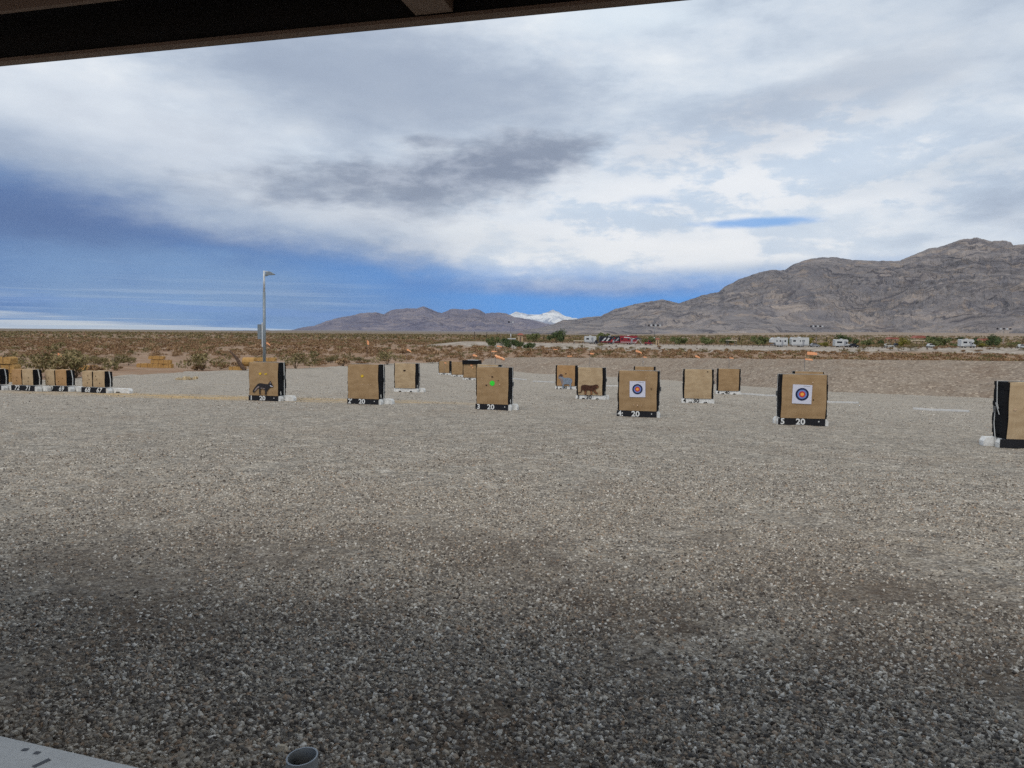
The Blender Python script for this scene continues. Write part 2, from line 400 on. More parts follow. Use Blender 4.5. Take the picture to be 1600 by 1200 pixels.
def ground_mat(name, kind):
    m, t, b = new_mat(name, .95, .12); p = pos(t); x, y, z = sep(t, p)
    wx = noise(t, p, 30, 3, out=1)
    # stone sizes
    pw_ = p
    v1 = sepc(t, voro(t, pw_, 42)); v2 = sepc(t, voro(t, pw_, 17)); v3 = sepc(t, voro(t, pw_, 5.5)); v4 = sepc(t, voro(t, p, 1.9))
    stones = [(0, lin((84, 79, 72))), (.16, lin((116, 111, 104))), (.38, lin((148, 142, 132))), (.6, lin((174, 165, 150))), (.76, lin((196, 181, 158))), (.9, lin((218, 207, 190))), (1, lin((246, 238, 222)))]
    c1 = ramp(t, v1[0], stones); c2 = ramp(t, v2[0], stones); c3 = ramp(t, v3[0], stones); c4 = ramp(t, v4[0], stones)
    c = mixc(t, .42, c1, c2); c = mixc(t, .26, c, c3); c = mixc(t, .08, c, c4)
    dist = (x.pw(2) if False else (x*x+y*y)).pw(.5)
    # dark gaps between stones
    g1 = voro(t, pw_, 42, out='Distance'); g2 = voro(t, pw_, 17, out='Distance')
    c = mixc(t, g1.ss(.35, .85)*.6, c, lin((70, 62, 54)))
    if kind == 'yard':
        br = noise(t, p, .55, 6, .65); tn = noise(t, comb(t, x*.12, y*.4, 0), 1, 5); fine = noise(t, p, 9, 4)
        c = mixc(t, br.ss(.52, .70)*fine.ss(.35, .6)*.35, c, lin((128, 104, 82)))
        c = mixc(t, tn.ss(.54, .7)*.2, c, lin((150, 132, 112)))
        # lighter far field, blended in by distance
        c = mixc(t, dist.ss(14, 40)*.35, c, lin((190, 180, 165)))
        # brown soil patches; shade near the shelter painted into the colour
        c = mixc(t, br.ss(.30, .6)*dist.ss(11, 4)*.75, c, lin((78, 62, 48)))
        trk = ((x*.96+y*.27)*.9+noise(t, p, .2, 2)*1.5)
        c = mixc(t, noise(t, comb(t, trk, (y*.96-x*.27)*.06, 0), .8, 4, .6).ss(.52, .66)*.2, c, lin((122, 112, 100)))
        # straw litter left of the first lane
        st1 = noise(t, comb(t, x*.25, y*1.6, 4), 1.4, 5, .65)
        mask = ((x+11)*.12).pw(2)+((y-29.5+(x+11)*.12)*.7).pw(2)
        c = mixc(t, mask.ss(1.8, .2)*st1.ss(.36, .58)*.85, c, lin((196, 164, 112)))
        st2 = noise(t, comb(t, x*.3, y*.9, 8), 1.0, 5, .65)
        c = mixc(t, st2.ss(.60, .70)*y.ss(30, 42)*.35, c, lin((190, 164, 122)))
    elif kind == 'berm':
        br = noise(t, p, .35, 6, .65)
        c = mixc(t, .68, c, lin((148, 131, 114))); c = mixc(t, br.ss(.45, .7)*.5, c, lin((134, 112, 94)))
        c = mixc(t, noise(t, p, .9, 6, .7).ss(.46, .66)*.4, c, lin((118, 98, 80)))
        sp = sepc(t, voro(t, p, 8)); c = mixc(t, sp[1].ss(.86, .9)*.5, c, lin((206, 190, 168))); c = mixc(t, sp[2].ss(.86, .9)*.5, c, lin((92, 78, 66)))
    setc(t, b, c)
    hb = g1*-.5+g2*-1.0+v2[2]*.5+v3[2]*.4
    bump(t, b, hb, .9, .03)
    return m
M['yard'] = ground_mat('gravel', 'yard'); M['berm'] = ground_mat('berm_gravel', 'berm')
def desert():
    m, t, b = new_mat('desert_ground', .95, .1); p = pos(t); x, y, z = sep(t, p)
    n = noise(t, p, .05, 8, .65); f = noise(t, p, .35, 8, .7); ff = noise(t, p, 2.5, 6, .7)
    dist = (x*x+y*y).pw(.5)
    c = mixc(t, f.ss(.38, .62), lin((142, 116, 94)), lin((168, 144, 122)))
    c = mixc(t, n.ss(.45, .65)*.5, c, lin((140, 104, 76)))
    c = mixc(t, ff.ss(.5, .72)*.5, c, lin((110, 88, 66)))
    # scrub cover seen from far off
    sc_ = noise(t, comb(t, x*1.0, y*.35, 0), .30, 6, .7)
    c = mixc(t, sc_.ss(.42, .6)*dist.ss(150, 420)*.8, c, lin((96, 82, 56)))
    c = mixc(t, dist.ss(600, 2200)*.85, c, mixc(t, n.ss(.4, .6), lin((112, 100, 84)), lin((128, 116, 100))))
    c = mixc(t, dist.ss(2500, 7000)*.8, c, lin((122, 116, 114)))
    # fans on the right: pinkish tan with pale tracks
    rgt = (x/(y._m('MAXIMUM', 1.0))).ss(.05, .3)
    c = mixc(t, rgt*dist.ss(450, 1000)*.7, c, mixc(t, noise(t, p, .012, 8, .7).ss(.4, .6), lin((138, 122, 106)), lin((166, 146, 128))))
    # the pale graded bank and campground
    pad = y.ss(255, 262)*x.ss(-38, -26)*y.ss(312, 294)
    c = mixc(t, pad*.85, c, mixc(t, f.ss(.4, .6), lin((146, 136, 124)), lin((176, 168, 156))))
    setc(t, b, c); bump(t, b, f+ff, .7, .25); return m
M['desert'] = desert()

def mountain_mat(name, cols, sc_=1.0, tilt=.22, streak=.8):
    """rock beds dipping to one side, tan talus patches, thin dark ledge lines"""
    m, t, b = new_mat(name, .97, .05); p = pos(t)*sc_ if False else pos(t); x, y, z = sep(t, p)
    x, y, z = x*sc_, y*sc_, z*sc_
    q = comb(t, x, y, z*2.2)
    wv = noise(t, q, .0011, 4, .55)
    h = z+x*tilt+wv*900
    bed = noise(t, comb(t, x*.0012, y*.0004, h*.011), 1.0, 5, .65, .3)
    ledge = noise(t, comb(t, x*.0035, y*.001, h*.045), 1.0, 4, .7, .6)
    pat = noise(t, q, .0028, 6, .62, .8); pat2 = noise(t, comb(t, x+4000, y, z*2.2), .0065, 6, .62, 1.2)
    c = ramp(t, bed, [(.34, lin(cols[0])), (.46, lin(cols[1])), (.54, lin(cols[2])), (.66, lin(cols[3]))])
    c = mixc(t, pat.ss(.46, .60)*.7, c, lin(cols[4])); c = mixc(t, pat2.ss(.54, .64)*.7, c, lin(cols[5]))
    c = mixc(t, ledge.ss(.50, .36)*streak, c, lin(cols[6]))
    c = mixc(t, ledge.ss(.60, .72)*streak*.6, c, lin(cols[3]))
    setc(t, b, c)
    bump(t, b, ledge*.8+pat2*.8+bed, .8, 30/sc_)
    return m
M['mtR'] = mountain_mat('limestone_range', [(112, 107, 108), (130, 124, 122), (142, 134, 130), (162, 149, 138), (116, 112, 114), (158, 143, 130), (80, 77, 82)])
M['mtL'] = mountain_mat('far_range', [(104, 101, 116), (120, 115, 126), (132, 124, 130), (152, 140, 138), (108, 105, 120), (146, 134, 132), (82, 79, 96)], .8)
M['snow'] = mountain_mat('snow_rock', [(176, 182, 194), (214, 216, 218), (228, 228, 226), (238, 238, 236), (190, 194, 202), (226, 222, 216), (140, 146, 160)], .5, streak=.9)
M['rise'] = simple('low_hill', (116, 110, 116), .95)

# ------------------------------------------------------------------ terrain meshes
def grid_faces(nr, nc):
    i = np.arange(nr-1)[:, None]*nc+np.arange(nc-1)[None, :]
    return np.stack([i, i+1, i+nc+1, i+nc], -1).reshape(-1, 4)
YARD = [(-60, -14), (60, -14), (75, 10), (62, 30)]
# yard outline: left edge goes out along the scrub line
for px, py in ((2300, 690), (1600, 612), (1300, 600), (1040, 586), (830, 572), (760, 566), (700, 565), (620, 567), (540, 571), (460, 575), (380, 577), (300, 580), (200, 585), (100, 590), (0, 594), (-200, 603), (-500, 618)):
    g = gnd(px, py); YARD.append((g.x, g.y))
def inside(px, py, poly):
    r = np.zeros(px.shape, bool); n = len(poly); j = n-1
    for i in range(n):
        xi, yi = poly[i]; xj, yj = poly[j]
        c = ((yi > py) != (yj > py)) & (px < (xj-xi)*(py-yi)/((yj-yi) or 1e-9)+xi); r ^= c; j = i
    return r
def edge_dist(px, py, poly):
    d = np.full(px.shape, 1e9); n = len(poly)
    for i in range(n):
        ax, ay = poly[i]; bx, by = poly[(i+1) % n]; vx, vy = bx-ax, by-ay; L = vx*vx+vy*vy+1e-9
        k = np.clip(((px-ax)*vx+(py-ay)*vy)/L, 0, 1); d = np.minimum(d, np.hypot(px-ax-k*vx, py-ay-k*vy))
    return d
# desert: polar sheet centred on the viewer
rr = np.concatenate([[0.0], np.geomspace(2, 20500, 400)])
th = np.concatenate([np.linspace(-180, -48, 60)[:-1], np.linspace(-48, 48, 700), np.linspace(48, 180, 60)[1:]])
TH, RR = np.meshgrid(np.radians(th), rr)
X, Y = RR*np.sin(TH), RR*np.cos(TH); Z = zt(X, Y)
ins = inside(X, Y, YARD); ed = edge_dist(X, Y, YARD)
Z = Z-np.where(ins, .25*sstep(ed, 0, 2.5), 0)+.12*(fbm(X/2.2, Y/2.2, 4, 3)-.5)*sstep(RR, 20, 60)*np.where(ins, 0, sstep(ed, 0, 3))
V = np.stack([X, Y, Z], -1).reshape(-1, 3)
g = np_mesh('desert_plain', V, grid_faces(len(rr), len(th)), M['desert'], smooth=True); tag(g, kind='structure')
# yard: fine near the camera
ry = np.concatenate([[0.0], np.geomspace(.6, 190, 300)])
ty = np.concatenate([np.linspace(-180, -42, 60)[:-1], np.linspace(-42, 42, 420), np.linspace(42, 180, 60)[1:]])
TH, RR = np.meshgrid(np.radians(ty), ry); X, Y = RR*np.sin(TH), RR*np.cos(TH)
edn = edge_dist(X, Y, YARD)*np.where(inside(X, Y, YARD), 1, -1)+ (fbm(X/3.0, Y/3.0, 4, 9)-.5)*3.5*sstep(RR, 25, 45)
Z = zt(X, Y)+.02+.035*(fbm(X/1.3, Y/1.3, 4, 2)-.5)*2+.012*(fbm(X*3, Y*3, 3, 12)-.5)*2
Z = Z-sstep(-edn, -1.2, 1.0)*.5
V = np.stack([X, Y, Z], -1).reshape(-1, 3); Fq = grid_faces(len(ry), len(ty))
keep = (edn.ravel()[Fq] > -1.5).all(1)
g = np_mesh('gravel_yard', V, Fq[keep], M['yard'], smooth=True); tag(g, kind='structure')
def zy(x, y):   # top of the gravel
    return float(zt(x, y))+.02+.035*(float(fbm(np.array(x/1.3), np.array(y/1.3), 4, 2))-.5)*2

# loose stones near the shelter, one heap of gravel
def stones(n, r0, r1, smin, smax, seed, a0=-40, a1=40, pwr=1.0, grow=lambda r: np.where(r < 7, 1.18-.18*np.clip((r-3)/4, 0, 1), 1.0)*np.clip(r/9, 1, 1.15), thr=.52, fade=None):
    g_ = np.random.default_rng(seed)
    u = g_.random(n); r = r0*(r1/r0)**(u**pwr); a = np.radians(g_.uniform(a0, a1, n))
    x = r*np.sin(a); y = r*np.cos(a)
    patch = fbm(x/.9, y/.9, 4, 31); k = patch+g_.random(n)*.35 > thr
    if fade: k &= g_.random(n) > sstep(r, *fade)
    x, y, r = x[k], y[k], r[k]; n = len(x)
    s = smin+(smax-smin)*g_.random(n)**2.6
    s = s*grow(r)
    base = np.array([(-1, -1, -1), (1, -1, -1), (1, 1, -1), (-1, 1, -1), (-1, -1, 1), (1, -1, 1), (1, 1, 1), (-1, 1, 1)], float)*.5
    B = base[None]*(1+g_.uniform(-.7, .45, (n, 8, 3)))
    B[:, 4:, :2] *= .7
    sc3 = np.stack([s*g_.uniform(.7, 1.25, n), s*g_.uniform(.6, 1.0, n), s*g_.uniform(.35, .75, n)], -1)
    B = B*sc3[:, None]
    q = g_.uniform(0, 6.283, n); c, s2 = np.cos(q), np.sin(q); tl = g_.uniform(-.6, .6, n)
    Zr = B[..., 2]+B[..., 0]*tl[:, None]
    Xr = B[..., 0]*c[:, None]-B[..., 1]*s2[:, None]; Yr = B[..., 0]*s2[:, None]+B[..., 1]*c[:, None]
    zg = zt(x, y)+.02+.035*(fbm(x/1.3, y/1.3, 4, 2)-.5)*2+.012*(fbm(x*3, y*3, 3, 12)-.5)*2
    V = np.stack([Xr+x[:, None], Yr+y[:, None], Zr+(zg+sc3[:, 2]*.18)[:, None]], -1).reshape(-1, 3)
    f = np.array([(4, 5, 6, 7), (0, 1, 5, 4), (1, 2, 6, 5), (2, 3, 7, 6), (3, 0, 4, 7)])
    Fq = (f[None]+(np.arange(n)*8)[:, None, None]).reshape(-1, 4)
    return V, Fq
m, t, b = new_mat('loose_stone', .9, .2); i_ = island(t); p = pos(t)
cs = ramp(t, i_, [(0, lin((70, 62, 54))), (.2, lin((110, 104, 97))), (.45, lin((152, 144, 133))), (.62, lin((178, 166, 148))), (.69, lin((160, 134, 110))), (.8, lin((184, 174, 158))), (.92, lin((208, 200, 186))), (1, lin((230, 223, 210)))])
setc(t, b, mixc(t, noise(t, p, 120, 3).ss(.35, .7)*.35, cs, lin((84, 74, 66)))); M['stone'] = m
V1, F1 = stones(480000, 2.3, 22, .005, .025, 4, pwr=.8, thr=.54, fade=(8, 22))
V2, F2 = stones(200000, 7, 80, .014, .036, 5, pwr=.9, grow=lambda r: np.clip(r/22, .8, 1.3), thr=.46, a0=-37, a1=37)
keep_ = ~(edge_dist(V2[::8, 0], V2[::8, 1], YARD) < 1.5) & inside(V2[::8, 0], V2[::8, 1], YARD)
F2 = F2[np.repeat(keep_, 5)]; V2[:, 2] -= .006
V1, F1 = np.concatenate([V1, V2]), np.concatenate([F1, F2+len(V1)])
g = np_mesh('loose_gravel', V1, F1, M['stone']); tag(g, 'loose angular grey gravel scattered over the near ground', 'gravel', kind='stuff')

# gravel berm on the right
toe_px = [(748, 573), (790, 579), (835, 584), (900, 587), (970, 590), (1040, 594), (1170, 604), (1300, 613), (1530, 622), (1700, 632), (1950, 650), (2300, 680)]
cr_y = {748: 561, 790: 559, 835: 558.5, 900: 559, 970: 560, 1040: 560, 1170: 561, 1300: 562, 1530: 564.5, 1700: 567, 1950: 570, 2300: 575}
rows = []
def berm_pts():
    P = []
    for k, (px, py) in enumerate(toe_px):
        tpt = gnd(px, py); c_ = pt(px+10, cr_y[px], tpt.y+(4 if k == 0 else 6.5)+.03*tpt.y); P.append((tpt, c_))
    return P
BP = berm_pts()
NS, NC = 700, 46
ks = np.linspace(0, len(BP)-1, NS); vv = []
for k in ks:
    i = min(int(k), len(BP)-2); fr = k-i
    T = BP[i][0].lerp(BP[i+1][0], fr); Cc = BP[i][1].lerp(BP[i+1][1], fr); d = Cc-T; d.z = 0; L = d.length; d.normalize()
    row = []
    for j in range(NC):
        s_ = j/(NC-1)*2.5-.12        # 0 toe, 1 crest, >1.12 back slope
        x, y = T.x+d.x*L*s_, T.y+d.y*L*s_
        zb = float(zt(x, y))
        if s_ < 1: h = s_; zz = zb+(Cc.z-float(zt(Cc.x, Cc.y)))*min(1, max(0, h))**.9 if h > 0 else zb-.06
        elif s_ < 1.15: zz = Cc.z
        else: zz = Cc.z+(zb-.4-Cc.z)*min(1, (s_-1.15)/1.0)
        row.append((x, y, zz))
    vv.append(row)
vv = np.array(vv); nz = (fbm(vv[..., 0]/1.6, vv[..., 1]/1.6, 5, 21)-.5)*.22*np.clip((np.arange(NC)/(NC-1)*2.5-.12)*4, 0, 1)[None]*(1-.75*np.exp(-((np.arange(NC)/(NC-1)*2.5-1.12)/.14)**2))[None]
vv[..., 2] += nz
g = np_mesh('gravel_berm', vv.reshape(-1, 3), grid_faces(NS, NC)[:, ::-1], M['berm'], smooth=True); tag(g, kind='structure')

# ------------------------------------------------------------------ mountains
def azel(px, py):
    d = ray(px, py); return math.atan2(d.x, d.y), math.atan2(d.z, math.hypot(d.x, d.y))
def mountain(name, prof, r_foot, r_crest, r_back, mat, foot_z, na=2100, nt=240, seed=1, gul=.16, jag=.0009, foot_py=None, lam=520):
    A_ = np.array([azel(*p) for p in prof]); a = np.linspace(A_[0, 0], A_[-1, 0], na)
    e = np.interp(a, A_[:, 0], A_[:, 1])
    e = e+(fbm(a*220, a*0+seed, 6, seed, gain=.62)-.5)*jag*2
    tt = np.concatenate([np.linspace(0, 1, nt), np.linspace(1.02, 2, 24)])
    AA, TT = np.meshgrid(a, tt)
    rr_ = np.where(TT <= 1, r_foot+(r_crest-r_foot)*TT, r_crest+(r_back-r_crest)*(TT-1))
    X = rr_*np.sin(AA); Y = rr_*np.cos(AA)
    H = np.tan(e)*r_crest+CH-foot_z
    H = np.maximum(H, 3)
    prof_t = np.where(TT <= 1, .10*TT+.90*TT**1.55, 1-(TT-1)**1.3*1.05)
    # buttresses and gullies
    wx = X+(fbm(X/lam/1.5, Y/lam/1.5, 3, seed+50)-.5)*lam*1.4; wy = Y+(fbm(X/lam/1.5, Y/lam/1.5, 3, seed+60)-.5)*lam*1.4
    rg = fbm(wx/lam, wy/lam*.55, 7, seed+3, ridged=True, gain=.57)-.62
    rf = fbm(wx/lam*4, wy/lam*3, 5, seed+8, ridged=True, gain=.6)-.62
    env = np.sin(np.clip(TT, 0, 1)*math.pi)**.7*.9+.12*np.clip(TT*3, 0, 1)
    Zr = prof_t*H[None]+(rg*gul+rf*gul*.34)*H[None]*env*3.1
    # limestone ledges
    st = H[None]*.085; q = Zr/st+.7*fbm(X/900, Y/900, 3, seed+5)*2; fr = q-np.floor(q)
    Zr = Zr+st*(sstep(fr, .25, .75)-fr)*.55*sstep(TT, .35, .7)*np.where(TT > 1, 0, 1)
    elv = (Zr+foot_z-CH)/rr_
    k = np.where(TT >= .55, elv, -9).max(0); s_ = np.tan(e)/np.maximum(k, 1e-4)
    s_ = np.clip(s_, .5, 2)
    Zr = (Zr+foot_z-CH)*(1+(s_[None]-1)*sstep(TT, .15, .75))+CH
    # never poke above the crest line lower down
    lim = np.tan(e)[None]*rr_+CH
    Zr = np.where(TT < .97, np.minimum(Zr, CH+(lim-CH)*.99+0*TT), Zr)
    Zr = Zr-H.max()*.12*(1-sstep(TT, 0, .05))-H.max()*.2*sstep(TT, 1.5, 2)
    V = np.stack([X, Y, Zr], -1).reshape(-1, 3)
    g = np_mesh(name, V, grid_faces(len(tt), na), mat, smooth=False); tag(g, kind='structure'); return g
PR = [(700, 522), (760, 521), (800, 518.5), (840, 513), (863, 507), (881, 500), (901, 498.5), (920, 495), (938, 494), (961, 483), (992, 475), (1024, 469.6), (1035, 468), (1049, 470.5), (1060, 473.6), (1078, 468), (1096, 461.5), (1123, 456), (1132, 448), (1154, 437), (1186, 425.5), (1202, 422), (1226, 422), (1240, 413), (1262, 405), (1285, 401.6), (1307, 402), (1330, 406), (1375, 407.5), (1406, 407.5), (1429, 397), (1451, 388.6), (1474, 384), (1501, 374), (1528, 371), (1550, 377), (1568, 375), (1580, 378), (1583, 383), (1600, 382), (1680, 388), (1800, 372), (1950, 395), (2100, 420)]
PL = [(432, 523), (441, 520.6), (456, 516), (475, 511), (490, 509), (506, 503), (534, 495), (547, 494), (562, 489.4), (587, 488), (600, 491), (612, 484), (631, 482), (650, 482), (662, 478.8), (672, 482.5), (690, 489.4), (703, 483), (715, 482.5), (728, 484), (740, 482), (750, 484), (759, 490), (775, 488), (790, 489.4), (803, 495), (815, 496.6), (837, 501), (853, 505), (862, 507), (900, 512), (950, 520)]
PS = [(770, 510), (790, 493), (798, 491), (806, 487), (816, 489), (826, 491), (836, 491.3), (846, 491), (855, 487.5), (864, 483.8), (873, 487.5), (883, 494), (902, 498), (930, 504), (960, 512)]
PH = [(380, 524), (390, 521.4), (402, 518.4), (418, 515.4), (430, 518), (438, 520.6), (450, 524)]
mountain('rocky_mountain_range', PR, 3300, 6200, 8200, M['mtR'], 8, seed=2, lam=560)
mountain('distant_mountain_range', PL, 9000, 12500, 15000, M['mtL'], 10, na=1000, seed=11, lam=800)
mountain('snowy_mountain', PS, 15500, 18500, 20300, M['snow'], 20, na=400, nt=80, seed=21, jag=.0009, lam=1100)
mountain('low_distant_hill', PH, 14000, 16000, 18000, M['mtL'], 5, na=120, nt=30, seed=31, jag=.0004)

# ------------------------------------------------------------------ plants
def leaf_mat(name, cols, stop=(0, .35, .7, 1)):
    m, t, b = new_mat(name, .9, .1); i_ = island(t); o_ = orand(t); p = pos(t)
    c = ramp(t, i_, [(s_, lin(c_)) for s_, c_ in zip(stop, cols)])
    n = noise(t, p, .12, 2)
    c = mixc(t, n.ss(.4, .6)*.45, c, lin(cols[0])); setc(t, b, c); return m
M['drybush'] = leaf_mat('dry_shrub', [(120, 92, 68), (150, 120, 90), (176, 146, 114), (134, 116, 84)])
M['olive'] = leaf_mat('creosote', [(92, 88, 58), (122, 112, 76), (148, 132, 94), (158, 136, 106)])
M['greens'] = leaf_mat('tree_leaves', [(84, 92, 58), (112, 120, 76), (138, 142, 94), (126, 122, 86)])
M['greend'] = leaf_mat('dark_leaves', [(60, 74, 50), (82, 96, 62), (104, 116, 76), (88, 94, 64)])
M['yellowgreen'] = leaf_mat('yellow_leaves', [(108, 106, 44), (128, 122, 56), (140, 132, 70), (118, 104, 52)])
M['twig'] = simple('twig', (96, 78, 58), .95)
def bush_arrays(seed, n, w_, h_, leaf, up=.6, base=.0, clumps=7, hollow=.5):
    g_ = np.random.default_rng(seed)
    cc = np.stack([g_.normal(0, .27, clumps), g_.normal(0, .27, clumps), g_.uniform(.35, .85, clumps)], -1); cs_ = g_.uniform(.16, .32, clumps)
    k = g_.integers(0, clumps, n); d = g_.normal(0, 1, (n, 3)); d /= np.linalg.norm(d, axis=1)[:, None]
    P = cc[k]+d*(cs_[k]*g_.uniform(hollow, 1.1, n))[:, None]
    P[:, 2] = np.clip(P[:, 2], .04, 1.15)
    P *= np.array([w_, w_, h_-base]); P[:, 2] += base
    s_ = leaf*g_.uniform(.5, 1.4, n)
    a = g_.normal(0, 1, (n, 3)); a[:, 2] += up; a /= np.linalg.norm(a, axis=1)[:, None]
    b_ = np.cross(a, g_.normal(0, 1, (n, 3))); b_ /= np.linalg.norm(b_, axis=1)[:, None]
    a = a*(s_*1.6)[:, None]; b_ = b_*(s_*.55)[:, None]
    V = np.stack([P-a, P+b_, P+a, P-b_], 1).reshape(-1, 3)
    return V, np.arange(n*4).reshape(-1, 4)
def stems(seed, n, w_, h_, r):
    g_ = random.Random(seed); mb = MB()
    for i in range(n):
        a = g_.uniform(0, 6.28); q = g_.uniform(.1, .42)*w_
        mb.tube([(0, 0, -.05), (q*.4*math.cos(a), q*.4*math.sin(a), h_*.35), (q*math.cos(a+.3), q*math.sin(a+.3), h_*g_.uniform(.6, .95))], [r, r*.7, r*.25], 5)
    return mb
def bush_thing(name, mat, seed, n, w_, h_, leaf, label, cat, group, trunk=False, parts=True, **kw):
    e_ = empty(name, label=label, cat=cat, group=group)
    V, Fq = bush_arrays(seed, n, w_, h_, leaf, **kw)
    np_mesh('crown' if trunk else 'foliage', V, Fq, mat, e_)
    stems(seed, 4 if trunk else 9, w_, h_, .07 if trunk else .018).build('trunk' if trunk else 'stem', M['twig'], e_)
    return e_
def park(o): o.location = (0, 0, 0)
protos = {}
def plant(key, loc, s=1, rz=0, label=None, cat='bush', group=None, name=None, sz=None):
    global protos
    if key not in protos:
        kinds = {
            'dry0': ('desert_shrub', M['drybush'], 1, 420, 1.5, .85, .075, False), 'dry1': ('desert_shrub', M['drybush'], 2, 420, 1.8, .7, .08, False),
            'olive0': ('creosote_bush', M['olive'], 3, 650, 1.9, 1.3, .07, False), 'olive1': ('creosote_bush', M['olive'], 4, 650, 2.2, 1.1, .07, False),
            'tree0': ('desert_tree', M['greens'], 5, 1500, 6, 3.9, .26, True), 'tree1': ('desert_tree', M['greend'], 6, 1700, 5.5, 4.6, .24, True),
            'tree2': ('desert_tree', M['yellowgreen'], 7, 1100, 5, 3.2, .22, True), 'tree3': ('desert_tree', M['greens'], 8, 1500, 7, 3.2, .26, True),
            'hedge': ('round_shrub', M['greend'], 9, 900, 3.4, 2.2, .2, False)}
        nm, mt, sd, n, w_, h_, lf, tr = kinds[key]
        protos[key] = bush_thing(nm, mt, sd, n, w_, h_, lf, label, cat, group, trunk=tr, clumps=9 if tr else 7); o = protos[key]
    else: o = copy_tree(protos[key])
    o.location = loc; o.scale = (s, s, sz or s); o.rotation_euler = (0, 0, rz)
    for k_ in ('label', 'category', 'group'):
        if k_ in o: del o[k_]
    return tag(o, label, cat, group)
def scatter_ok(x, y):
    d = edge_dist(np.array([x]), np.array([y]), YARD)[0]; i = inside(np.array([x]), np.array([y]), YARD)[0]
    return (not i) and d > 2.2
# berm exclusion
BT = [(p[0].x, p[0].y) for p in BP]; BB = [((p[0]+(p[1]-p[0])*2.2).x, (p[0]+(p[1]-p[0])*2.2).y) for p in BP]
BERM = BT+BB[::-1]
def visible_sector(n, r0, r1, seed, a0=-37, a1=37):
    g_ = np.random.default_rng(seed); r = np.sqrt(g_.uniform(r0*r0, r1*r1, n)); a = np.radians(g_.uniform(a0, a1, n))
    x, y = r*np.sin(a), r*np.cos(a)
    ok = ~inside(x, y, YARD) & (edge_dist(x, y, YARD) > 1.5) & ~inside(x, y, BERM)
    ok &= ~((bank(x, y) > .02) & (y < 297+12*np.sin(x/31.0)))
    dens = fbm(x/14, y/14, 3, 77); ok &= dens+g_.random(n)*.5 > .72
    return x[ok], y[ok]
def merged(name, x, y, nleaf, w_, h_, leaf, mat, seed, label):
    g_ = np.random.default_rng(seed); var = [bush_arrays(seed+i, nleaf, w_, h_, leaf)[0] for i in range(6)]
    out = []; z = zt(x, y)
    for i in range(len(x)):
        s_ = g_.uniform(.45, 1.25); q = g_.uniform(0, 6.28); v = var[g_.integers(0, 6)]
        c, s2 = math.cos(q)*s_, math.sin(q)*s_; o_ = np.empty_like(v)
        o_[:, 0] = v[:, 0]*c-v[:, 1]*s2+x[i]; o_[:, 1] = v[:, 0]*s2+v[:, 1]*c+y[i]; o_[:, 2] = v[:, 2]*s_*g_.uniform(.8, 1.15)+z[i]; out.append(o_)
    V = np.concatenate(out); o = np_mesh(name, V, np.arange(len(V)).reshape(-1, 4), mat); return tag(o, label, 'scrub', kind='stuff')
xs, ys = visible_sector(14000, 45, 420, 101)
for bpx, bpy_, br_ in ((243, 574.5, 5), (6, 597, 5), (398, 579, 4), (136, 580, 3)):
    bg_ = gnd(bpx, bpy_); u_ = Vector((bg_.x, bg_.y)).normalized(); al = xs*u_.x+ys*u_.y-Vector((bg_.x, bg_.y)).length; pe = np.abs(xs*u_.y-ys*u_.x)
    kp = ~((al < 2.5) & (al > -22) & (pe < br_*.55)); xs, ys = xs[kp], ys[kp]
order = np.argsort(np.hypot(xs, ys)); xs, ys = xs[order], ys[order]
NI = 230
for i in range(NI):
    key = ['dry0', 'dry1', 'dry0', 'olive0', 'dry1', 'olive1'][i % 6]
    lab = 'dry brown desert shrub among the scrub beyond the gravel' if key[0] == 'd' else 'olive creosote bush among the scrub beyond the gravel'
    plant(key, (xs[i], ys[i], float(zt(xs[i], ys[i]))-.03), random.uniform(.45, .95), random.uniform(0, 6.28), lab, 'bush', 'dry shrubs beyond the gravel' if key[0] == 'd' else 'olive bushes beyond the gravel')
x2, y2 = xs[NI:], ys[NI:]; k = rng.random(len(x2)) < np.where(bank(x2, y2) > .1, .42, .86)
near = np.hypot(x2, y2) < 170
merged('dry_scrub', x2[k & near], y2[k & near], 190, 1.5, .75, .08, M['drybush'], 201, 'brown dry desert scrub covering the plain')
merged('green_scrub', x2[~k & near], y2[~k & near], 190, 1.6, .95, .08, M['olive'], 211, 'olive desert scrub dotted over the plain')
merged('dry_scrub', x2[k & ~near], y2[k & ~near], 60, 1.7, .8, .17, M['drybush'], 221, 'brown dry desert scrub farther out on the plain')
merged('green_scrub', x2[~k & ~near], y2[~k & ~near], 60, 1.8, 1.0, .17, M['olive'], 231, 'olive desert scrub farther out on the plain')
x3, y3 = visible_sector(15000, 420, 1300, 103); k = rng.random(len(x3)) < .3
merged('dry_scrub', x3[k], y3[k], 14, 2.4, 1.2, .5, M['drybush'], 241, 'distant brown scrub towards the horizon')
merged('green_scrub', x3[~k], y3[~k], 14, 2.6, 1.4, .5, M['olive'], 251, 'distant olive scrub towards the horizon')

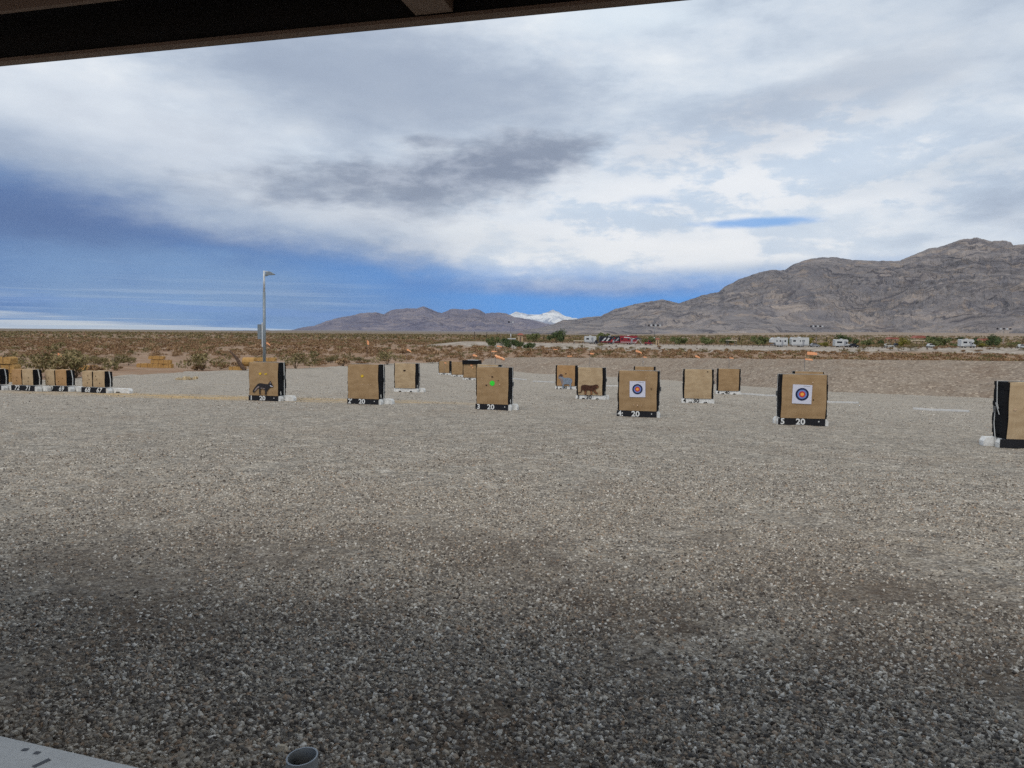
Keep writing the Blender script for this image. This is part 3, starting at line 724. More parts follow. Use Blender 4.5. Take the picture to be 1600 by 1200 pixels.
# named bushes at the edge of the gravel on the left
for px, py, s, key, lab in (
    (60, 589, 1.35, 'olive0', 'large green creosote bush beside the left hay bale stack'), (88, 590, 1.2, 'olive1', 'broad green bush behind the number 70 target'),
    (118, 590, 1.3, 'olive0', 'green bush behind the number 68 target'), (150, 587, 1.0, 'dry0', 'dry bush right behind the number 67 target'),
    (316, 579, 1.5, 'olive1', 'green bush at the gravel edge between two hay stacks'), (345, 577, 1.2, 'dry1', 'brown bush just left of the hay behind the fox target'),
    (462, 576, 1.6, 'olive0', 'green bush just right of the fox target'), (536, 572, 1.6, 'dry0', 'brown bush left above the second target'),
    (605, 570, 1.7, 'olive1', 'green bush behind the right corner of the second target'), (675, 568, 1.3, 'dry1', 'brown bush above the small far targets')):
    g_ = gnd(px, py); plant(key, (g_.x, g_.y, g_.z-.03), s, px, lab, 'bush')

# ------------------------------------------------------------------ target butts
ROT = -R(15.7)
NW = [(.0, 0), (.20, 0), (.23, .07), (.31, .07), (.34, 0), (.66, 0), (.69, .07), (.77, .07), (.80, 0), (1, 0)]
def wheel_stop(mb, x0, x1, y0, y1, h, mi=0):
    L = x1-x0; poly = [(x0+L*a, b_) for a, b_ in NW]+[(x1, h*.55), (x1-.05, h), (x0+.05, h), (x0, h*.55)]
    mb.xz(poly, y0, y1, mi)
def foam(W, Dp, H, z0, seed):
    """laminated foam block, sides a little uneven layer by layer"""
    g_ = random.Random(seed); mb = MB(); n = 14; vs = []; 
    for i in range(n+1):
        for e_ in (0, 1):
            if i == 0 and e_ == 0 or i == n and e_ == 1: continue
            k = i if e_ else i-1
            g2 = random.Random(seed*100+k); ox, oy = g2.uniform(-.012, .012), g2.uniform(0, .012)
            z = z0+H*i/n; b_ = .012*math.sin(k/n*math.pi)
            vs.append([(-W/2-b_+ox, oy, z), (W/2+b_+ox, oy, z), (W/2+b_+ox, Dp+oy, z), (-W/2-b_+ox, Dp+oy, z)])
    fl = [p for r in vs for p in r]; fs = [(3, 2, 1, 0)]; N = len(vs)
    for i in range(N-1):
        for j in range(4): fs.append((i*4+j, i*4+(j+1) % 4, (i+1)*4+(j+1) % 4, (i+1)*4+j))
    fs.append(tuple((N-1)*4+j for j in range(4))); mb.add(fl, fs); return mb
def card(W, H, z0, seed, bow=.03, y=-.012, over=.1, slant=0):
    """cardboard facing: bowed sheet with slightly wavy edges, folded back over the top"""
    g_ = random.Random(seed); mb = MB(); nx, nz = 12, 14; vs = []
    a1, a2, a3 = g_.uniform(0, 6), g_.uniform(0, 6), g_.uniform(-.015, .015)
    for th_ in (0, .006):
        for i in range(nz+2):
            fz = min(i/nz, 1)
            for j in range(nx+1):
                fx = j/nx*2-1
                x = fx*W/2*(1-.012*math.sin(fz*3+a1)*(1 if fx > 0 else .6))+a3*fz+.006*math.sin(fz*9+a2)
                z = z0+H*fz+(slant*fx if fz > .5 else 0)-(.012*(fx*fx) if i >= nz else 0)
                yy = y-bow*(math.sin(fz*math.pi)**.8)*(.5+.5*(1-fx*fx))-.004*math.sin(fx*5+a2)+th_
                if i == nz+1: yy = y+over; z = z0+H+.004-th_+(slant*fx)
                vs.append((x, yy, z))
    n1_ = (nz+2)*(nx+1); fs = []
    for i in range(nz+1):
        for j in range(nx):
            a = i*(nx+1)+j; fs.append((a, a+1, a+nx+2, a+nx+1)); fs.append((a+n1_, a+nx+1+n1_, a+nx+2+n1_, a+1+n1_))
    for i in range(nz+1):
        for j in (0, nx):
            a = i*(nx+1)+j; f = (a, a+nx+1, a+nx+1+n1_, a+n1_); fs.append(f if j == 0 else f[::-1])
    mb.add(vs, fs); return mb
def ribbon(mb, pts, wv, th_=.005, mi=0):
    """flat strap along pts, its width along wv"""
    wv = Vector(wv)*.5
    for p, q in zip(pts[:-1], pts[1:]):
        p, q = Vector(p), Vector(q); d = (q-p).normalized(); n = d.cross(wv).normalized()*th_
        vs = [p-wv, p+wv, q+wv, q-wv, p-wv+n, p+wv+n, q+wv+n, q-wv+n]
        mb.add(vs, [(3, 2, 1, 0), (4, 5, 6, 7), (0, 1, 5, 4), (1, 2, 6, 5), (2, 3, 7, 6), (3, 0, 4, 7)], mi)
FRONT = Matrix(((1, 0, 0, 0), (0, 0, -1, 0), (0, 1, 0, 0), (0, 0, 0, 1)))   # text in the x,z plane, facing -y
def disc(mb, x, z, r, y, mi=0, n=20, sx=1, jit=0, seed=1):
    g_ = random.Random(seed)
    mb.xz([(x+r*sx*math.cos(2*math.pi*i/n)*(1+g_.uniform(-jit, jit)), z+r*math.sin(2*math.pi*i/n)*(1+g_.uniform(-jit, jit))) for i in range(n)], y-.003, y, mi)
def butt(px, py, label, lane=None, yards=None, black=True, mat='card', W=1.22, CW=1.1, H=1.2, Dp=.46, ext=.0, marks=(), seed=1, side=1, Y=None, topcap=False, knots=False, rot=None, name='archery_target', group='archery targets on the gravel'):
    g_ = gnd(px, py)
    if Y: g_ = onground(px, Y)
    rz = ROT if rot is None else rot
    z0 = .2
    # px,py is the bottom centre of the front: move the origin there
    e_ = empty(name, (g_.x, g_.y, zy(g_.x, g_.y)-.01), rz, label, 'target', group)
    foam(W, Dp, H, z0, seed).build('foam_block', M['black'], e_)
    card(CW, H+.005, z0, seed, over=.1, slant=.006*random.Random(seed).uniform(-1, 1)).build('cardboard_face', M[mat], e_)
    b1 = MB(); wheel_stop(b1, -W/2-.04, W/2+.06, .02, .22, .195); b1.build('concrete_base', M['conc'], e_)
    b2 = MB(); wheel_stop(b2, -W/2-(ext if side != 1 else .06), W/2+(ext if side == 1 else .06), .28, .50, .19); b2.build('concrete_base', M['conc'], e_)
    if black:
        bb = MB(); bb.box((-.03, .006, .098), (W*1.0, .024, .185), bev=0); bd = bb.build('number_board', M['board'], e_)
        sc_ = MB(); disc(sc_, .42, .12, .018, -.0065); sc_.build('screw', M['white'], bd)
    if lane: text_mesh(lane, .225, M['numwhite' if black else 'numblack'], e_, Matrix.Translation((-W*.43, -.0085 if black else .0145, .098)) @ FRONT, bold=.006)
    if yards: text_mesh(yards, .225, M['numwhite' if black else 'numblack'], e_, Matrix.Translation((-.06, -.0085 if black else .0145, .098)) @ FRONT, bold=.006, sx=1.1)
    # strap over the block
    st = MB(); zt_ = z0+H+.008; xs_ = W/2+.022; ym = Dp*.72
    if knots:
        ribbon(st, [(-xs_, .30, zt_), (-xs_-.012, .24, z0+H*.62), (-xs_-.01, .17, z0+H*.52)], (0, .035, 0))
        ribbon(st, [(-xs_-.01, .30, z0+H*.62), (-xs_-.01, .12, z0+H*.42)], (0, .03, .0))
        ribbon(st, [(-xs_-.008, .32, z0+H*.5), (-xs_-.008, .34, z0+H*.24), (-xs_-.01, .22, .1)], (0, .035, 0))
        ribbon(st, [(-xs_, .3, zt_), (xs_, .3, zt_)], (0, .04, 0))
    else:
        ribbon(st, [(xs_, ym, .05), (xs_+.012, ym, z0+H*.5), (xs_, ym, zt_), (0, ym+.02, zt_+.004), (-xs_, ym, zt_), (-xs_-.01, ym, z0+H*.5), (-xs_, ym, .05)], (0, .045, 0))
    so_ = st.build('strap', M['strap'], e_)
    rt = MB(); sd = -1 if knots else (1 if side == 1 else -1)
    rt.box((sd*(xs_+.022), ym if not knots else .3, z0+H*(.5 if knots else .55)), (.035, .06, .13)); rt.tube([(sd*(xs_+.03), (ym if not knots else .3)-.04, z0+H*.5), (sd*(xs_+.03), (ym if not knots else .3)+.04, z0+H*.5)], .014, 8)
    rt.build('ratchet_buckle', M['metal'], so_)
    if not knots:
        cd = MB(); cd.tube([(xs_, .1, z0+.03), (xs_+.01, .06, z0+.1), (xs_, .1, z0+.16), (xs_, .14, z0+.09), (xs_, .1, z0+.03)], .008, 6); cd.build('cord_loop', M['strap'], e_)
    if topcap:
        tc = MB(); tc.box((.05, Dp*.5, z0+H+.02), (W*1.15, Dp*1.5, .3)); tc.build('top_cap', M['black'], e_)
        tc = MB(); tc.box((.15, Dp*.5, z0+H+.19), (W*.7, Dp*.5, .04)); tc.build('top_board', M['white'], e_)
    for kind, pts in marks:
        for i, (x, z, r, sx) in enumerate(pts):
            mb = MB(); disc(mb, x, z0+z, r, -.048, 0, 18 if kind == 'green' else 11, sx, .02 if kind == 'green' else .3, i+seed); mb.build('mark', M[kind], e_)
    return e_
def bowy(fx, fz, bow=.03): return -.012-bow*(math.sin(fz*math.pi)**.8)*(.5+.5*(1-fx*fx))
T = {}
T['1'] = butt(412.5, 627, 'archery target 1 with a black fox picture, 20 yard board', 'I', '20', marks=[('yellow', [(-.11, .80, .045, 1.3), (.10, .79, .032, 1.0), (.15, .80, .025, 1)])], seed=1, CW=1.19, W=1.22, ext=.42)
T['2'] = butt(568, 632.5, 'archery target 2 with one yellow spot and white holes, 20 yard board', '2\'', '20', marks=[('yellow', [(-.02, .80, .05, 1.2)]), ('hole', [(-.3, .5, .012, 1.2), (-.2, .52, .01, 1), (-.08, .5, .01, 1), (0, .51, .014, 1.6), (.08, .5, .01, 1), (.2, .5, .016, 1.6), (.3, .51, .012, 2)])], seed=2, CW=1.17, W=1.2, ext=.36)
T['3'] = butt(769.5, 641.5, 'archery target 3 with a bright green spot, 20 yard board', '3', '20', marks=[('green', [(-.0, .69, .085, 1)]), ('hole', [(-.08, .95, .014, 1), (.25, .66, .02, 1.1), (-.18, .66, .012, 1), (.18, .80, .01, 1), (-.33, .66, .014, .8)]), ('darkhole', [(-.2, .62, .02, 1.5), (0, .9, .02, 2), (.2, .78, .012, 1)])], seed=3, CW=1.08, W=1.12, ext=.2)
T['4'] = butt(996, 652.5, 'archery target 4 with a blue and orange ring face on white paper', '4:', '20', marks=[('hole', [(.24, 1.0, .02, .7), (-.12, .18, .012, 1), (0, .17, .02, 1), (.12, .18, .012, 1)]), ('darkhole', [(.4, .68, .02, 1)])], seed=4, CW=1.13, W=1.2)
T['5'] = butt(1254, 665.5, 'archery target 5 with a blue, red and yellow ring face', '5', '20', marks=[('hole', [(.22, 1.0, .02, 1)]), ('darkhole', [(.1, .52, .015, 1), (.25, .52, .015, 1.4)])], seed=5, CW=1.16, W=1.24, side=-1, ext=.1, rot=-R(10))
T['6'] = butt(1615, 702, 'archery target cut off by the right edge, cord tied down its left side', None, None, marks=[('yellow', [(-.19, .69, .055, 1)]), ('hole', [(-.2, 1.1, .02, .7), (-.42, .63, .02, 1.5)])], seed=6, CW=1.06, W=1.24, side=-1, ext=.24, rot=-R(9), knots=True, mat='card2')
T['7'] = butt(633, 613, 'pale archery target on white base between targets 2 and 3', None, None, False, 'card2', marks=[('darkhole', [(-.02, .86, .04, 2)])], seed=7, CW=1.06, W=1.14, ext=.3)
T['8'] = butt(762, 614, 'archery target hidden behind the one with the green spot', None, None, False, 'card2', seed=8, CW=1.08)
T['9'] = butt(922, 624.5, 'archery target 3 with a brown cat picture, 30 yard base', '3', '30', False, 'card2', seed=9, CW=1.06, ext=.15)
T['10'] = butt(1090, 631, 'plain archery target 4 on white 30 yard base, nothing pinned on it', '4', '30', False, 'card2', seed=10, CW=1.08, rot=-R(12), marks=[('hole', [(.2, .95, .02, .7)]), ('darkhole', [(.37, 1.12, .02, 1.4)])])
T['11'] = butt(1262, 633, 'archery target mostly hidden behind the number 5 target', None, None, False, 'card', seed=11, CW=1.1)
T['12'] = butt(884, 608.5, 'warm brown archery target with a grey sheep cutout at its foot', '2', '40', False, 'card3', seed=12, CW=1.06, marks=[('darkhole', [(.0, .72, .035, 1.4)]), ('hole', [(0, .76, .02, 1)])])
T['13'] = butt(1006, 611, 'archery target peeking over the top of the number 4 target', None, None, False, 'card', seed=13, CW=1.06)
T['14'] = butt(1138, 616.5, 'plain archery target 4 on white 40 yard base', '4', '40', False, 'card', seed=14, CW=1.08, rot=-R(12))
T['15'] = butt(694, 586, 'leftmost of the three small far targets', '1', '60', False, 'card', seed=15, CW=1.1, rot=-R(18))
T['16'] = butt(714.5, 588.5, 'middle one of the three small far targets', '1', '50', False, 'card', seed=16, CW=1.1, rot=-R(18))
T['17'] = butt(735, 594, 'far target with a black cap on top, left of the green spot target', '1', '40', False, 'card', seed=17, CW=1.15, topcap=True, marks=[('orange', [(.1, 1.0, .08, 1.1), (.2, .8, .05, .8), (-.1, .8, .03, 1)])], rot=-R(14))

# things pinned on the targets
def pinned(name, tkey, x, z, label, cat, rz=0, group=None, y=-.052):
    tg = T[tkey]; Mx = Matrix.Translation(tg.location) @ Matrix.Rotation(tg.rotation_euler[2], 4, 'Z')
    p = Mx @ Vector((x, y, 0.2+z)); return empty(name, p, tg.rotation_euler[2], label, cat, group)
def sheet_pic(name, tkey, cx, cz, outline, scale, mats, label, cat, extra=(), y=-.052):
    e_ = pinned(name, tkey, cx, cz, label, cat, y=y)
    mb = MB(); mb.xz([(a*scale, -b_*scale) for a, b_ in outline][::-1], -.006, .0); mb.build('body', mats[0], e_)
    for nm, poly, mt in extra:
        mb = MB(); mb.xz([(a*scale, -b_*scale) for a, b_ in poly][::-1], -.009, -.0065); mb.build(nm, mt, e_)
    return e_
M['foxdark'] = simple('fox_print', (44, 42, 44), .9, var=.35, scale=25); M['foxpale'] = simple('fox_pale_print', (140, 126, 122), .9, var=.2)
M['catbrown'] = simple('cat_print', (72, 46, 34), .9, var=.45, scale=22); M['cattan'] = simple('cat_tan_print', (132, 90, 62), .9, var=.3)
M['sheepgrey'] = simple('sheep_print', (126, 136, 148), .9, var=.2, scale=14); M['sheepbrown'] = simple('sheep_brown_print', (84, 62, 54), .9, var=.2)
k = 25.9/F/12*1.14    # metres for one pixel of the enlarged outline
fox = [(285, 860), (300, 820), (330, 785), (375, 735), (400, 712), (430, 704), (470, 704), (520, 712), (565, 716), (600, 714), (618, 694), (640, 668), (658, 652), (664, 690), (680, 706), (688, 728), (708, 750), (700, 765), (670, 768), (640, 775), (612, 800), (585, 825), (570, 850), (562, 905), (534, 905), (540, 860), (532, 818), (490, 800), (455, 805), (444, 830), (442, 905), (424, 905), (418, 850), (424, 800), (404, 790), (372, 815), (340, 848), (310, 875)]
fo = [((a-505)*1, b_-905) for a, b_ in fox]
sheet_pic('fox_picture', '1', .015, .035, fo, k, [M['foxdark']], 'dark fox picture pinned low on target 1', 'target picture',
          [('tail_stripe', [(a-505, b_-905) for a, b_ in [(318, 850), (350, 800), (400, 755), (425, 758), (420, 780), (385, 795), (345, 838)]], M['foxpale']),
           ('belly', [(a-505, b_-905) for a, b_ in [(450, 782), (520, 786), (545, 800), (525, 806), (490, 793), (455, 797)]], M['foxpale']),
           ('muzzle', [(a-505, b_-905) for a, b_ in [(640, 728), (662, 738), (700, 752), (690, 760), (650, 752)]], M['paper']),
           ('ear', [(a-505, b_-905) for a, b_ in [(634, 700), (655, 666), (657, 700)]], M['foxpale'])])
cat = [(262, 800), (272, 798), (288, 792), (291, 768), (290, 745), (300, 733), (330, 729), (370, 735), (402, 731), (425, 724), (440, 728), (450, 742), (446, 754), (430, 760), (420, 772), (428, 788), (443, 800), (440, 810), (424, 808), (404, 788), (392, 780), (392, 808), (394, 818), (376, 817), (376, 790), (368, 778), (346, 778), (340, 795), (340, 816), (322, 816), (322, 795), (314, 776), (300, 780), (296, 796), (280, 804), (264, 806)]
k2 = 34.5/F/6*1.02
sheet_pic('cat_picture', '9', .0, .02, [(a-372, b_-818) for a, b_ in cat], k2, [M['catbrown']], 'brown spotted big cat picture pinned low on a target', 'target picture',
          [('leg_patch', [(a-372, b_-818) for a, b_ in [(378, 785), (390, 785), (391, 815), (378, 815)]], M['cattan']), ('leg_patch', [(a-372, b_-818) for a, b_ in [(324, 790), (338, 785), (338, 814), (324, 814)]], M['cattan']),
           ('muzzle', [(a-372, b_-818) for a, b_ in [(432, 742), (447, 744), (443, 753), (434, 752)]], M['cattan']), ('leg_patch', [(a-372, b_-818) for a, b_ in [(404, 778), (416, 778), (438, 803), (426, 804)]], M['cattan'])])
sheep = [(62, 668), (66, 652), (82, 638), (100, 642), (106, 654), (104, 668), (125, 674), (160, 672), (188, 680), (198, 694), (196, 715), (186, 730), (188, 755), (194, 776), (176, 774), (176, 750), (168, 736), (140, 734), (118, 738), (114, 758), (118, 772), (98, 772), (100, 750), (92, 722), (82, 700), (74, 684), (64, 682)]
k3 = 43.5/F/6
sheet_pic('sheep_cutout', '12', -.02, -.13, [(a-130, b_-774) for a, b_ in sheep], k3, [M['sheepgrey']], 'grey sheep cutout with brown head in front of a warm brown target', 'target picture',
          [('head', [(a-130, b_-774) for a, b_ in [(64, 666), (68, 652), (82, 639), (100, 643), (105, 655), (98, 668), (84, 660)]], M['sheepbrown']),
           ('chest', [(a-130, b_-774) for a, b_ in [(68, 672), (82, 668), (104, 690), (112, 730), (104, 750), (94, 722), (80, 692)]], M['foxpale'])])
def paper_face(tkey, cx, cz, half, rad, label, rz=.0):
    e_ = pinned('paper_target_face', tkey, cx, cz, label, 'paper target', group=None)
    e_.rotation_euler[1] = rz
    mb = MB(); mb.box((0, 0, 0), (half*2, .004, half*2.06)); mb.build('paper_sheet', M['paper'], e_)
    for i, (f, mt) in enumerate(((1, 'navy'), (.72, 'sky'), (.48, 'redr'), (.27, 'yel'))):
        mb = MB(); disc(mb, 0, 0, rad*f, -.002-.003*(i+1)+.0005, 0, 32); mb.build('ring', M[mt], e_)
    mb = MB(); mb.box((half*.45, -.004, half*.88), (half*.7, .002, .012)); mb.build('printed_line', M['rvgrey'], e_)
paper_face('4', -.01, .66, .235, .155, 'square paper face with small blue and orange rings on target 4', R(-1))
paper_face('5', -.05, .67, .255, .175, 'square paper face with larger blue and red rings on target 5', R(1.5))

# small paired targets on the far left
def pair(px, py, labels, label, seed, rot=-R(17), tail=True):
    g_ = gnd(px, py); e_ = empty('small_target_pair', (g_.x, g_.y, zy(g_.x, g_.y)-.01), rot, label, 'target', 'small paired targets on the left')
    b = MB(); wheel_stop(b, -.66, .72, .03, .25, .2); b.build('concrete_base', M['conc'], e_)
    b = MB(); wheel_stop(b, -.6, 1.5 if tail else .95, .30, .50, .2); b.build('concrete_base', M['conc'], e_)
    for i, (xc, tx) in enumerate(((-.32, labels[0]), (.27, labels[1]))):
        f_ = foam(.59 if i else .55, .38, .62, .25, seed+i).build('foam_block', M['black'], e_)
        o = f_; o.location = (xc, .02, 0)
        c_ = card(.57 if i else .50, .64+.02*i, .25, seed+3+i, .02, over=.3).build('cardboard_face', M['card2' if (seed+i) % 3 else 'card3'], o)
        for q in range(2 if seed > 65 else 3):
            mb = MB(); disc(mb, random.uniform(-.15, .15), .42+.14*q, .018, -.04, 0, 9, 1, .3, q); mb.build('mark', M['darkhole'], o)
        text_mesh(tx, .27, M['numwhite'], e_, Matrix.Translation((xc, -.0105, .12)) @ FRONT, bold=.004, italic=.25)
    bb = MB(); bb.box((-.02, .012, .115), (1.22, .03, .225)); bb.build('number_board', M['board'], e_)
    st = MB(); ribbon(st, [(.585, .26, .05), (.59, .28, .55), (.585, .22, .885), (-.1, .22, .89), (-.62, .22, .885), (-.62, .25, .1)], (0, .045, 0)); st.build('strap', M['strap'], e_)
    sb = MB(); sb.box((.3, .22, .90), (.34, .25, .02)); sb.build('top_board', M['white'], e_)
    return e_
pair(146.5, 614.5, ('68', '67'), 'small twin target numbered 68 and 67, nearest the fox target', 61)
pair(88, 612, ('70', '69'), 'small twin target numbered 70 and 69', 71, tail=False)
pair(36, 611.5, ('72', '71'), 'small twin target numbered 72 and 71', 81, tail=False)
pair(-16, 610, ('74', '73'), 'small twin target cut off by the left edge of the photo', 91, tail=False)

# white lane markers lying on the gravel
for i, ((x0, y0), (x1, y1), lab) in enumerate((((800, 592.5), (822, 594), 'short white strip on the gravel right behind the green spot target'), ((833, 596.5), (866, 598.3), 'white strip on gravel left of the sheep target'),
        ((944, 604), (966, 604.5), 'short white strip on gravel between the cat target and target 4'), ((1155, 616.8), (1216, 620), 'white strip on gravel left of target 5'),
        ((1291, 629), (1341, 631.7), 'white strip on gravel right of target 5'), ((1427, 640.2), (1514, 645), 'longest white strip on open gravel at the right'))):
    a, b_ = gnd(x0, y0), gnd(x1, y1); d = b_-a; L = d.length; mb = MB(); n = 8
    for q in range(n):
        p0 = a+d*(q/n); p1 = a+d*((q+1)/n)
        pts = [Vector((p.x, p.y, zy(p.x, p.y)+.075)) for p in (p0, p1)]
        nn = Vector((-d.y, d.x, 0)).normalized()*.05
        mb.add([pts[0]-nn, pts[1]-nn, pts[1]+nn, pts[0]+nn]+[v-Vector((0, 0, .07)) for v in (pts[0]-nn, pts[1]-nn, pts[1]+nn, pts[0]+nn)], [(0, 1, 2, 3), (0, 4, 5, 1), (1, 5, 6, 2), (2, 6, 7, 3), (3, 7, 4, 0)])
    o = mb.build('lane_marker', M['white']); tag(o, lab, 'lane marker', 'white lane markers')

# ------------------------------------------------------------------ light pole
g_ = onground(412.5, 60); g_.z -= .05
lp = empty('light_pole', g_, 0, 'tall steel light pole with a small lamp behind the fox target', 'light pole')
Hp = pt(414, 423, 60).z-g_.z; lean = .012
def LP(h): return (lean*h*.8, 0, h)
MB().tube([LP(0), LP(Hp*.80)], [.12, .105], 12).build('pole', M['galv'], lp, True)
MB().tube([LP(Hp*.80), LP(Hp)], [.085, .075], 12).build('upper_pole', M['lightmetal'], lp, True)
MB().tube([(lean*Hp*.8, 0, Hp-.05), (lean*Hp*.8+.35, 0, Hp-.08)], .04, 8).build('lamp_arm', M['lightmetal'], lp)
hd = MB(); q0 = lean*Hp*.8
hd.xz([(q0+.12, Hp-.42), (q0+.2, Hp-.08), (q0+.45, Hp-.06), (q0+.82, Hp-.27), (q0+.8, Hp-.31), (q0+.3, Hp-.34)], -.2, .2); hd.build('lamp_head', M['galv'], lp)
MB().box((-.12, .05, Hp*.40), (.10, .12, 1.9)).build('cable_conduit', M['lightmetal'], lp)
MB().box((-.36, .1, 3.55), (.26, .2, 1.15)).build('control_box', M['galv'], lp)

# ------------------------------------------------------------------ hay bales
def bale(loc, size, rz, label, round_=False, ry=0):
    if round_:
        mb = MB(); n = 16; rows_ = [(-.5, .82), (-.42, 1), (.42, 1), (.5, .82)]
        for (a, ra), (b_, rb) in zip(rows_[:-1], rows_[1:]): mb.tube([(a*size[0], 0, size[2]/2), (b_*size[0], 0, size[2]/2)], [ra*size[2]/2, rb*size[2]/2], n)
    else:
        mb = MB(); g2 = random.Random(label); nx, nz = 8, 4; x, y, z = size; vs, fs = [], []
        def P(i, j, k_):
            return (x*(i/nx-.5)*(1+.02*math.sin(j*3+k_)), y*(j/2-.5), z*k_/nz)
        rb = .05
        poly = []
        for i in range(nx+1): poly.append((x*(i/nx-.5), g2.uniform(0, .03)))
        for k_ in range(1, nz): poly.append((x/2+g2.uniform(-.03, .04), z*k_/nz))
        for i in range(nx, -1, -1): poly.append((x*(i/nx-.5)*.97, z-g2.uniform(0, .04)))
        for k_ in range(nz-1, 0, -1): poly.append((-x/2-g2.uniform(-.03, .04), z*k_/nz))
        mb.xz(poly, -y/2, y/2)
    e_ = empty('hay_bale', loc, rz, label, 'hay bale', 'straw bales at the scrub edge'); mb.build('straw_body', M['straw'], e_)
    if not round_:
        for q in (-.25, .25): MB().box((q*size[0], 0, size[2]/2), (.02, size[1]*1.03, size[2]*1.04)).build('twine', M['log'], e_)
    return e_
def stack(px, py, items, rz0=0, k_=1.0):
    g_ = gnd(px, py); z0 = float(zt(g_.x, g_.y))-.03
    for (dx_, dy_, dz_, sz, rz, lab) in items: bale((g_.x+dx_, g_.y+dy_, z0+dz_), sz, rz+rz0, lab)
    return g_
s2_ = (1.15, .6, .48)
stack(243, 574.5, [(.1, 0, 0, s2_, .1, 'straw bale bottom left of the middle stack'), (1.28, .05, 0, s2_, -.05, 'straw bale bottom right of the middle stack'), (.15, .1, .48, (1.15, .6, .46), .02, 'straw bale in the second layer, left, of the middle stack'),
    (1.25, .0, .47, (1.0, .6, .44), .1, 'straw bale in the second layer, right, of the middle stack'), (.15, .05, .95, (1.6, .6, .40), .02, 'long straw bale on top of the middle stack'), (-1.3, .2, 0, (1.5, .7, .5), .25, 'low straw bale lying left of the middle stack')])
stack(6, 597, [(-.9, 0, 0, (1.2, .6, .5), .1, 'straw bale bottom left of the large left stack'), (.28, .0, 0, (1.1, .6, .5), .05, 'straw bale bottom right of the large left stack'), (-.8, .1, .5, (1.2, .6, .5), 0, 'straw bale middle left of the large left stack'),
    (.2, .1, .5, (.9, .6, .48), .04, 'straw bale middle right of the large left stack'), (-.2, .05, .99, (1.5, .6, .38), -.03, 'straw bale on top of the large left stack')])
g_ = gnd(136, 580); bale((g_.x, g_.y, g_.z-.02), (1.6, .6, .55), .1, 'single flat straw bale behind the number 67 target')
g_ = gnd(398, 579); gz = float(zt(g_.x, g_.y))
bale((g_.x-1.6, g_.y-.6, gz), (1.7, .6, .45), -.1, 'straw bale lying low left behind the fox target')
bale((g_.x+.9, g_.y+.9, gz), (2.2, .8, .95), .1, 'tall straw bale between the round bale and the light pole')
bale((g_.x+.7, g_.y+.9, gz+.95), (2.5, .8, .42), .03, 'long straw bale on top, behind the light pole')
bale((g_.x-.55, g_.y-.2, gz+.45), (1.25, .9, .95), .1, 'round straw bale beside the leaning log', True)
lg = MB(); p0 = Vector((g_.x-2.3, g_.y-.9, gz+2.1)); p1 = Vector((g_.x-.7, g_.y-1.0, gz+.1)); lg.tube([p0, p0.lerp(p1, .35)+Vector((.1, 0, .05)), p0.lerp(p1, .7), p1], [.06, .15, .22, .2], 9)
o = lg.build('leaning_log', M['log']); tag(o, 'grey dead log leaning on the straw bales', 'log')
# straw clump on the gravel
g_ = gnd(295, 594)
V, Fq = bush_arrays(400, 260, .9, .16, .06, up=2); V = V+np.array([g_.x, g_.y, g_.z+.02]); o = np_mesh('straw_litter', V, Fq, M['litter']); tag(o, 'small heap of loose straw on gravel', 'straw', kind='stuff')

# ------------------------------------------------------------------ orange wind flags
def flag(px, py, Y, w_, h_, label, kind='flag', droop=.3, wire=None, z_base=None):
    p = pt(px, py, Y); zb = float(zt(p.x, p.y)) if z_base is None else z_base
    e_ = empty('orange_windsock' if kind == 'sock' else 'orange_flag', (p.x, p.y, zb), 0, label, 'wind flag', 'orange wind flags')
    hz_ = p.z-zb; sx = -w_/2
    MB().tube([(sx, 0, -.1), (sx+.01, 0, hz_*.6), (sx, 0, hz_+h_/2)], .012, 5).build('staff', M['metal'], e_)
    mb = MB()
    if kind == 'sock':
        n = 10; pts = [(sx+w_*i/n, .02*math.sin(i), hz_-droop*w_*(i/n)**1.3+.02*math.sin(i*2.1)) for i in range(n+1)]
        mb.tube(pts, [h_*(.5-.17*i/n) for i in range(n+1)], 10, caps=True)
    else:
        n = 8; vs = []
        for th_ in (0, .006):
            for i in range(n+1):
                u = i/n; zc = hz_-droop*w_*u*u; y = .05*math.sin(u*7)+th_; hh = h_*(.5-.12*u)
                vs += [(sx+w_*u, y, zc-hh), (sx+w_*u, y, zc+hh)]
        m_ = 2*(n+1); fs = []
        for i in range(n): a = 2*i; fs += [(a, a+2, a+3, a+1), (a+m_, a+1+m_, a+3+m_, a+2+m_), (a, a+m_, a+2+m_, a+2), (a+1, a+3, a+3+m_, a+1+m_)]
        fs += [(0, 1, 1+m_, m_), (2*n, 2*n+m_, 2*n+1+m_, 2*n+1)]
        mb.add(vs, fs)
    mb.build('cloth', M['orange'], e_, kind == 'sock'); return e_
def on_t(key, dz=1.37): return T[key].location[2]+dz
flag(781, 557, T['8'].location[1]+.3, .47, .17, 'largest orange windsock, over the green spot target', 'sock', .35, z_base=on_t('8'))
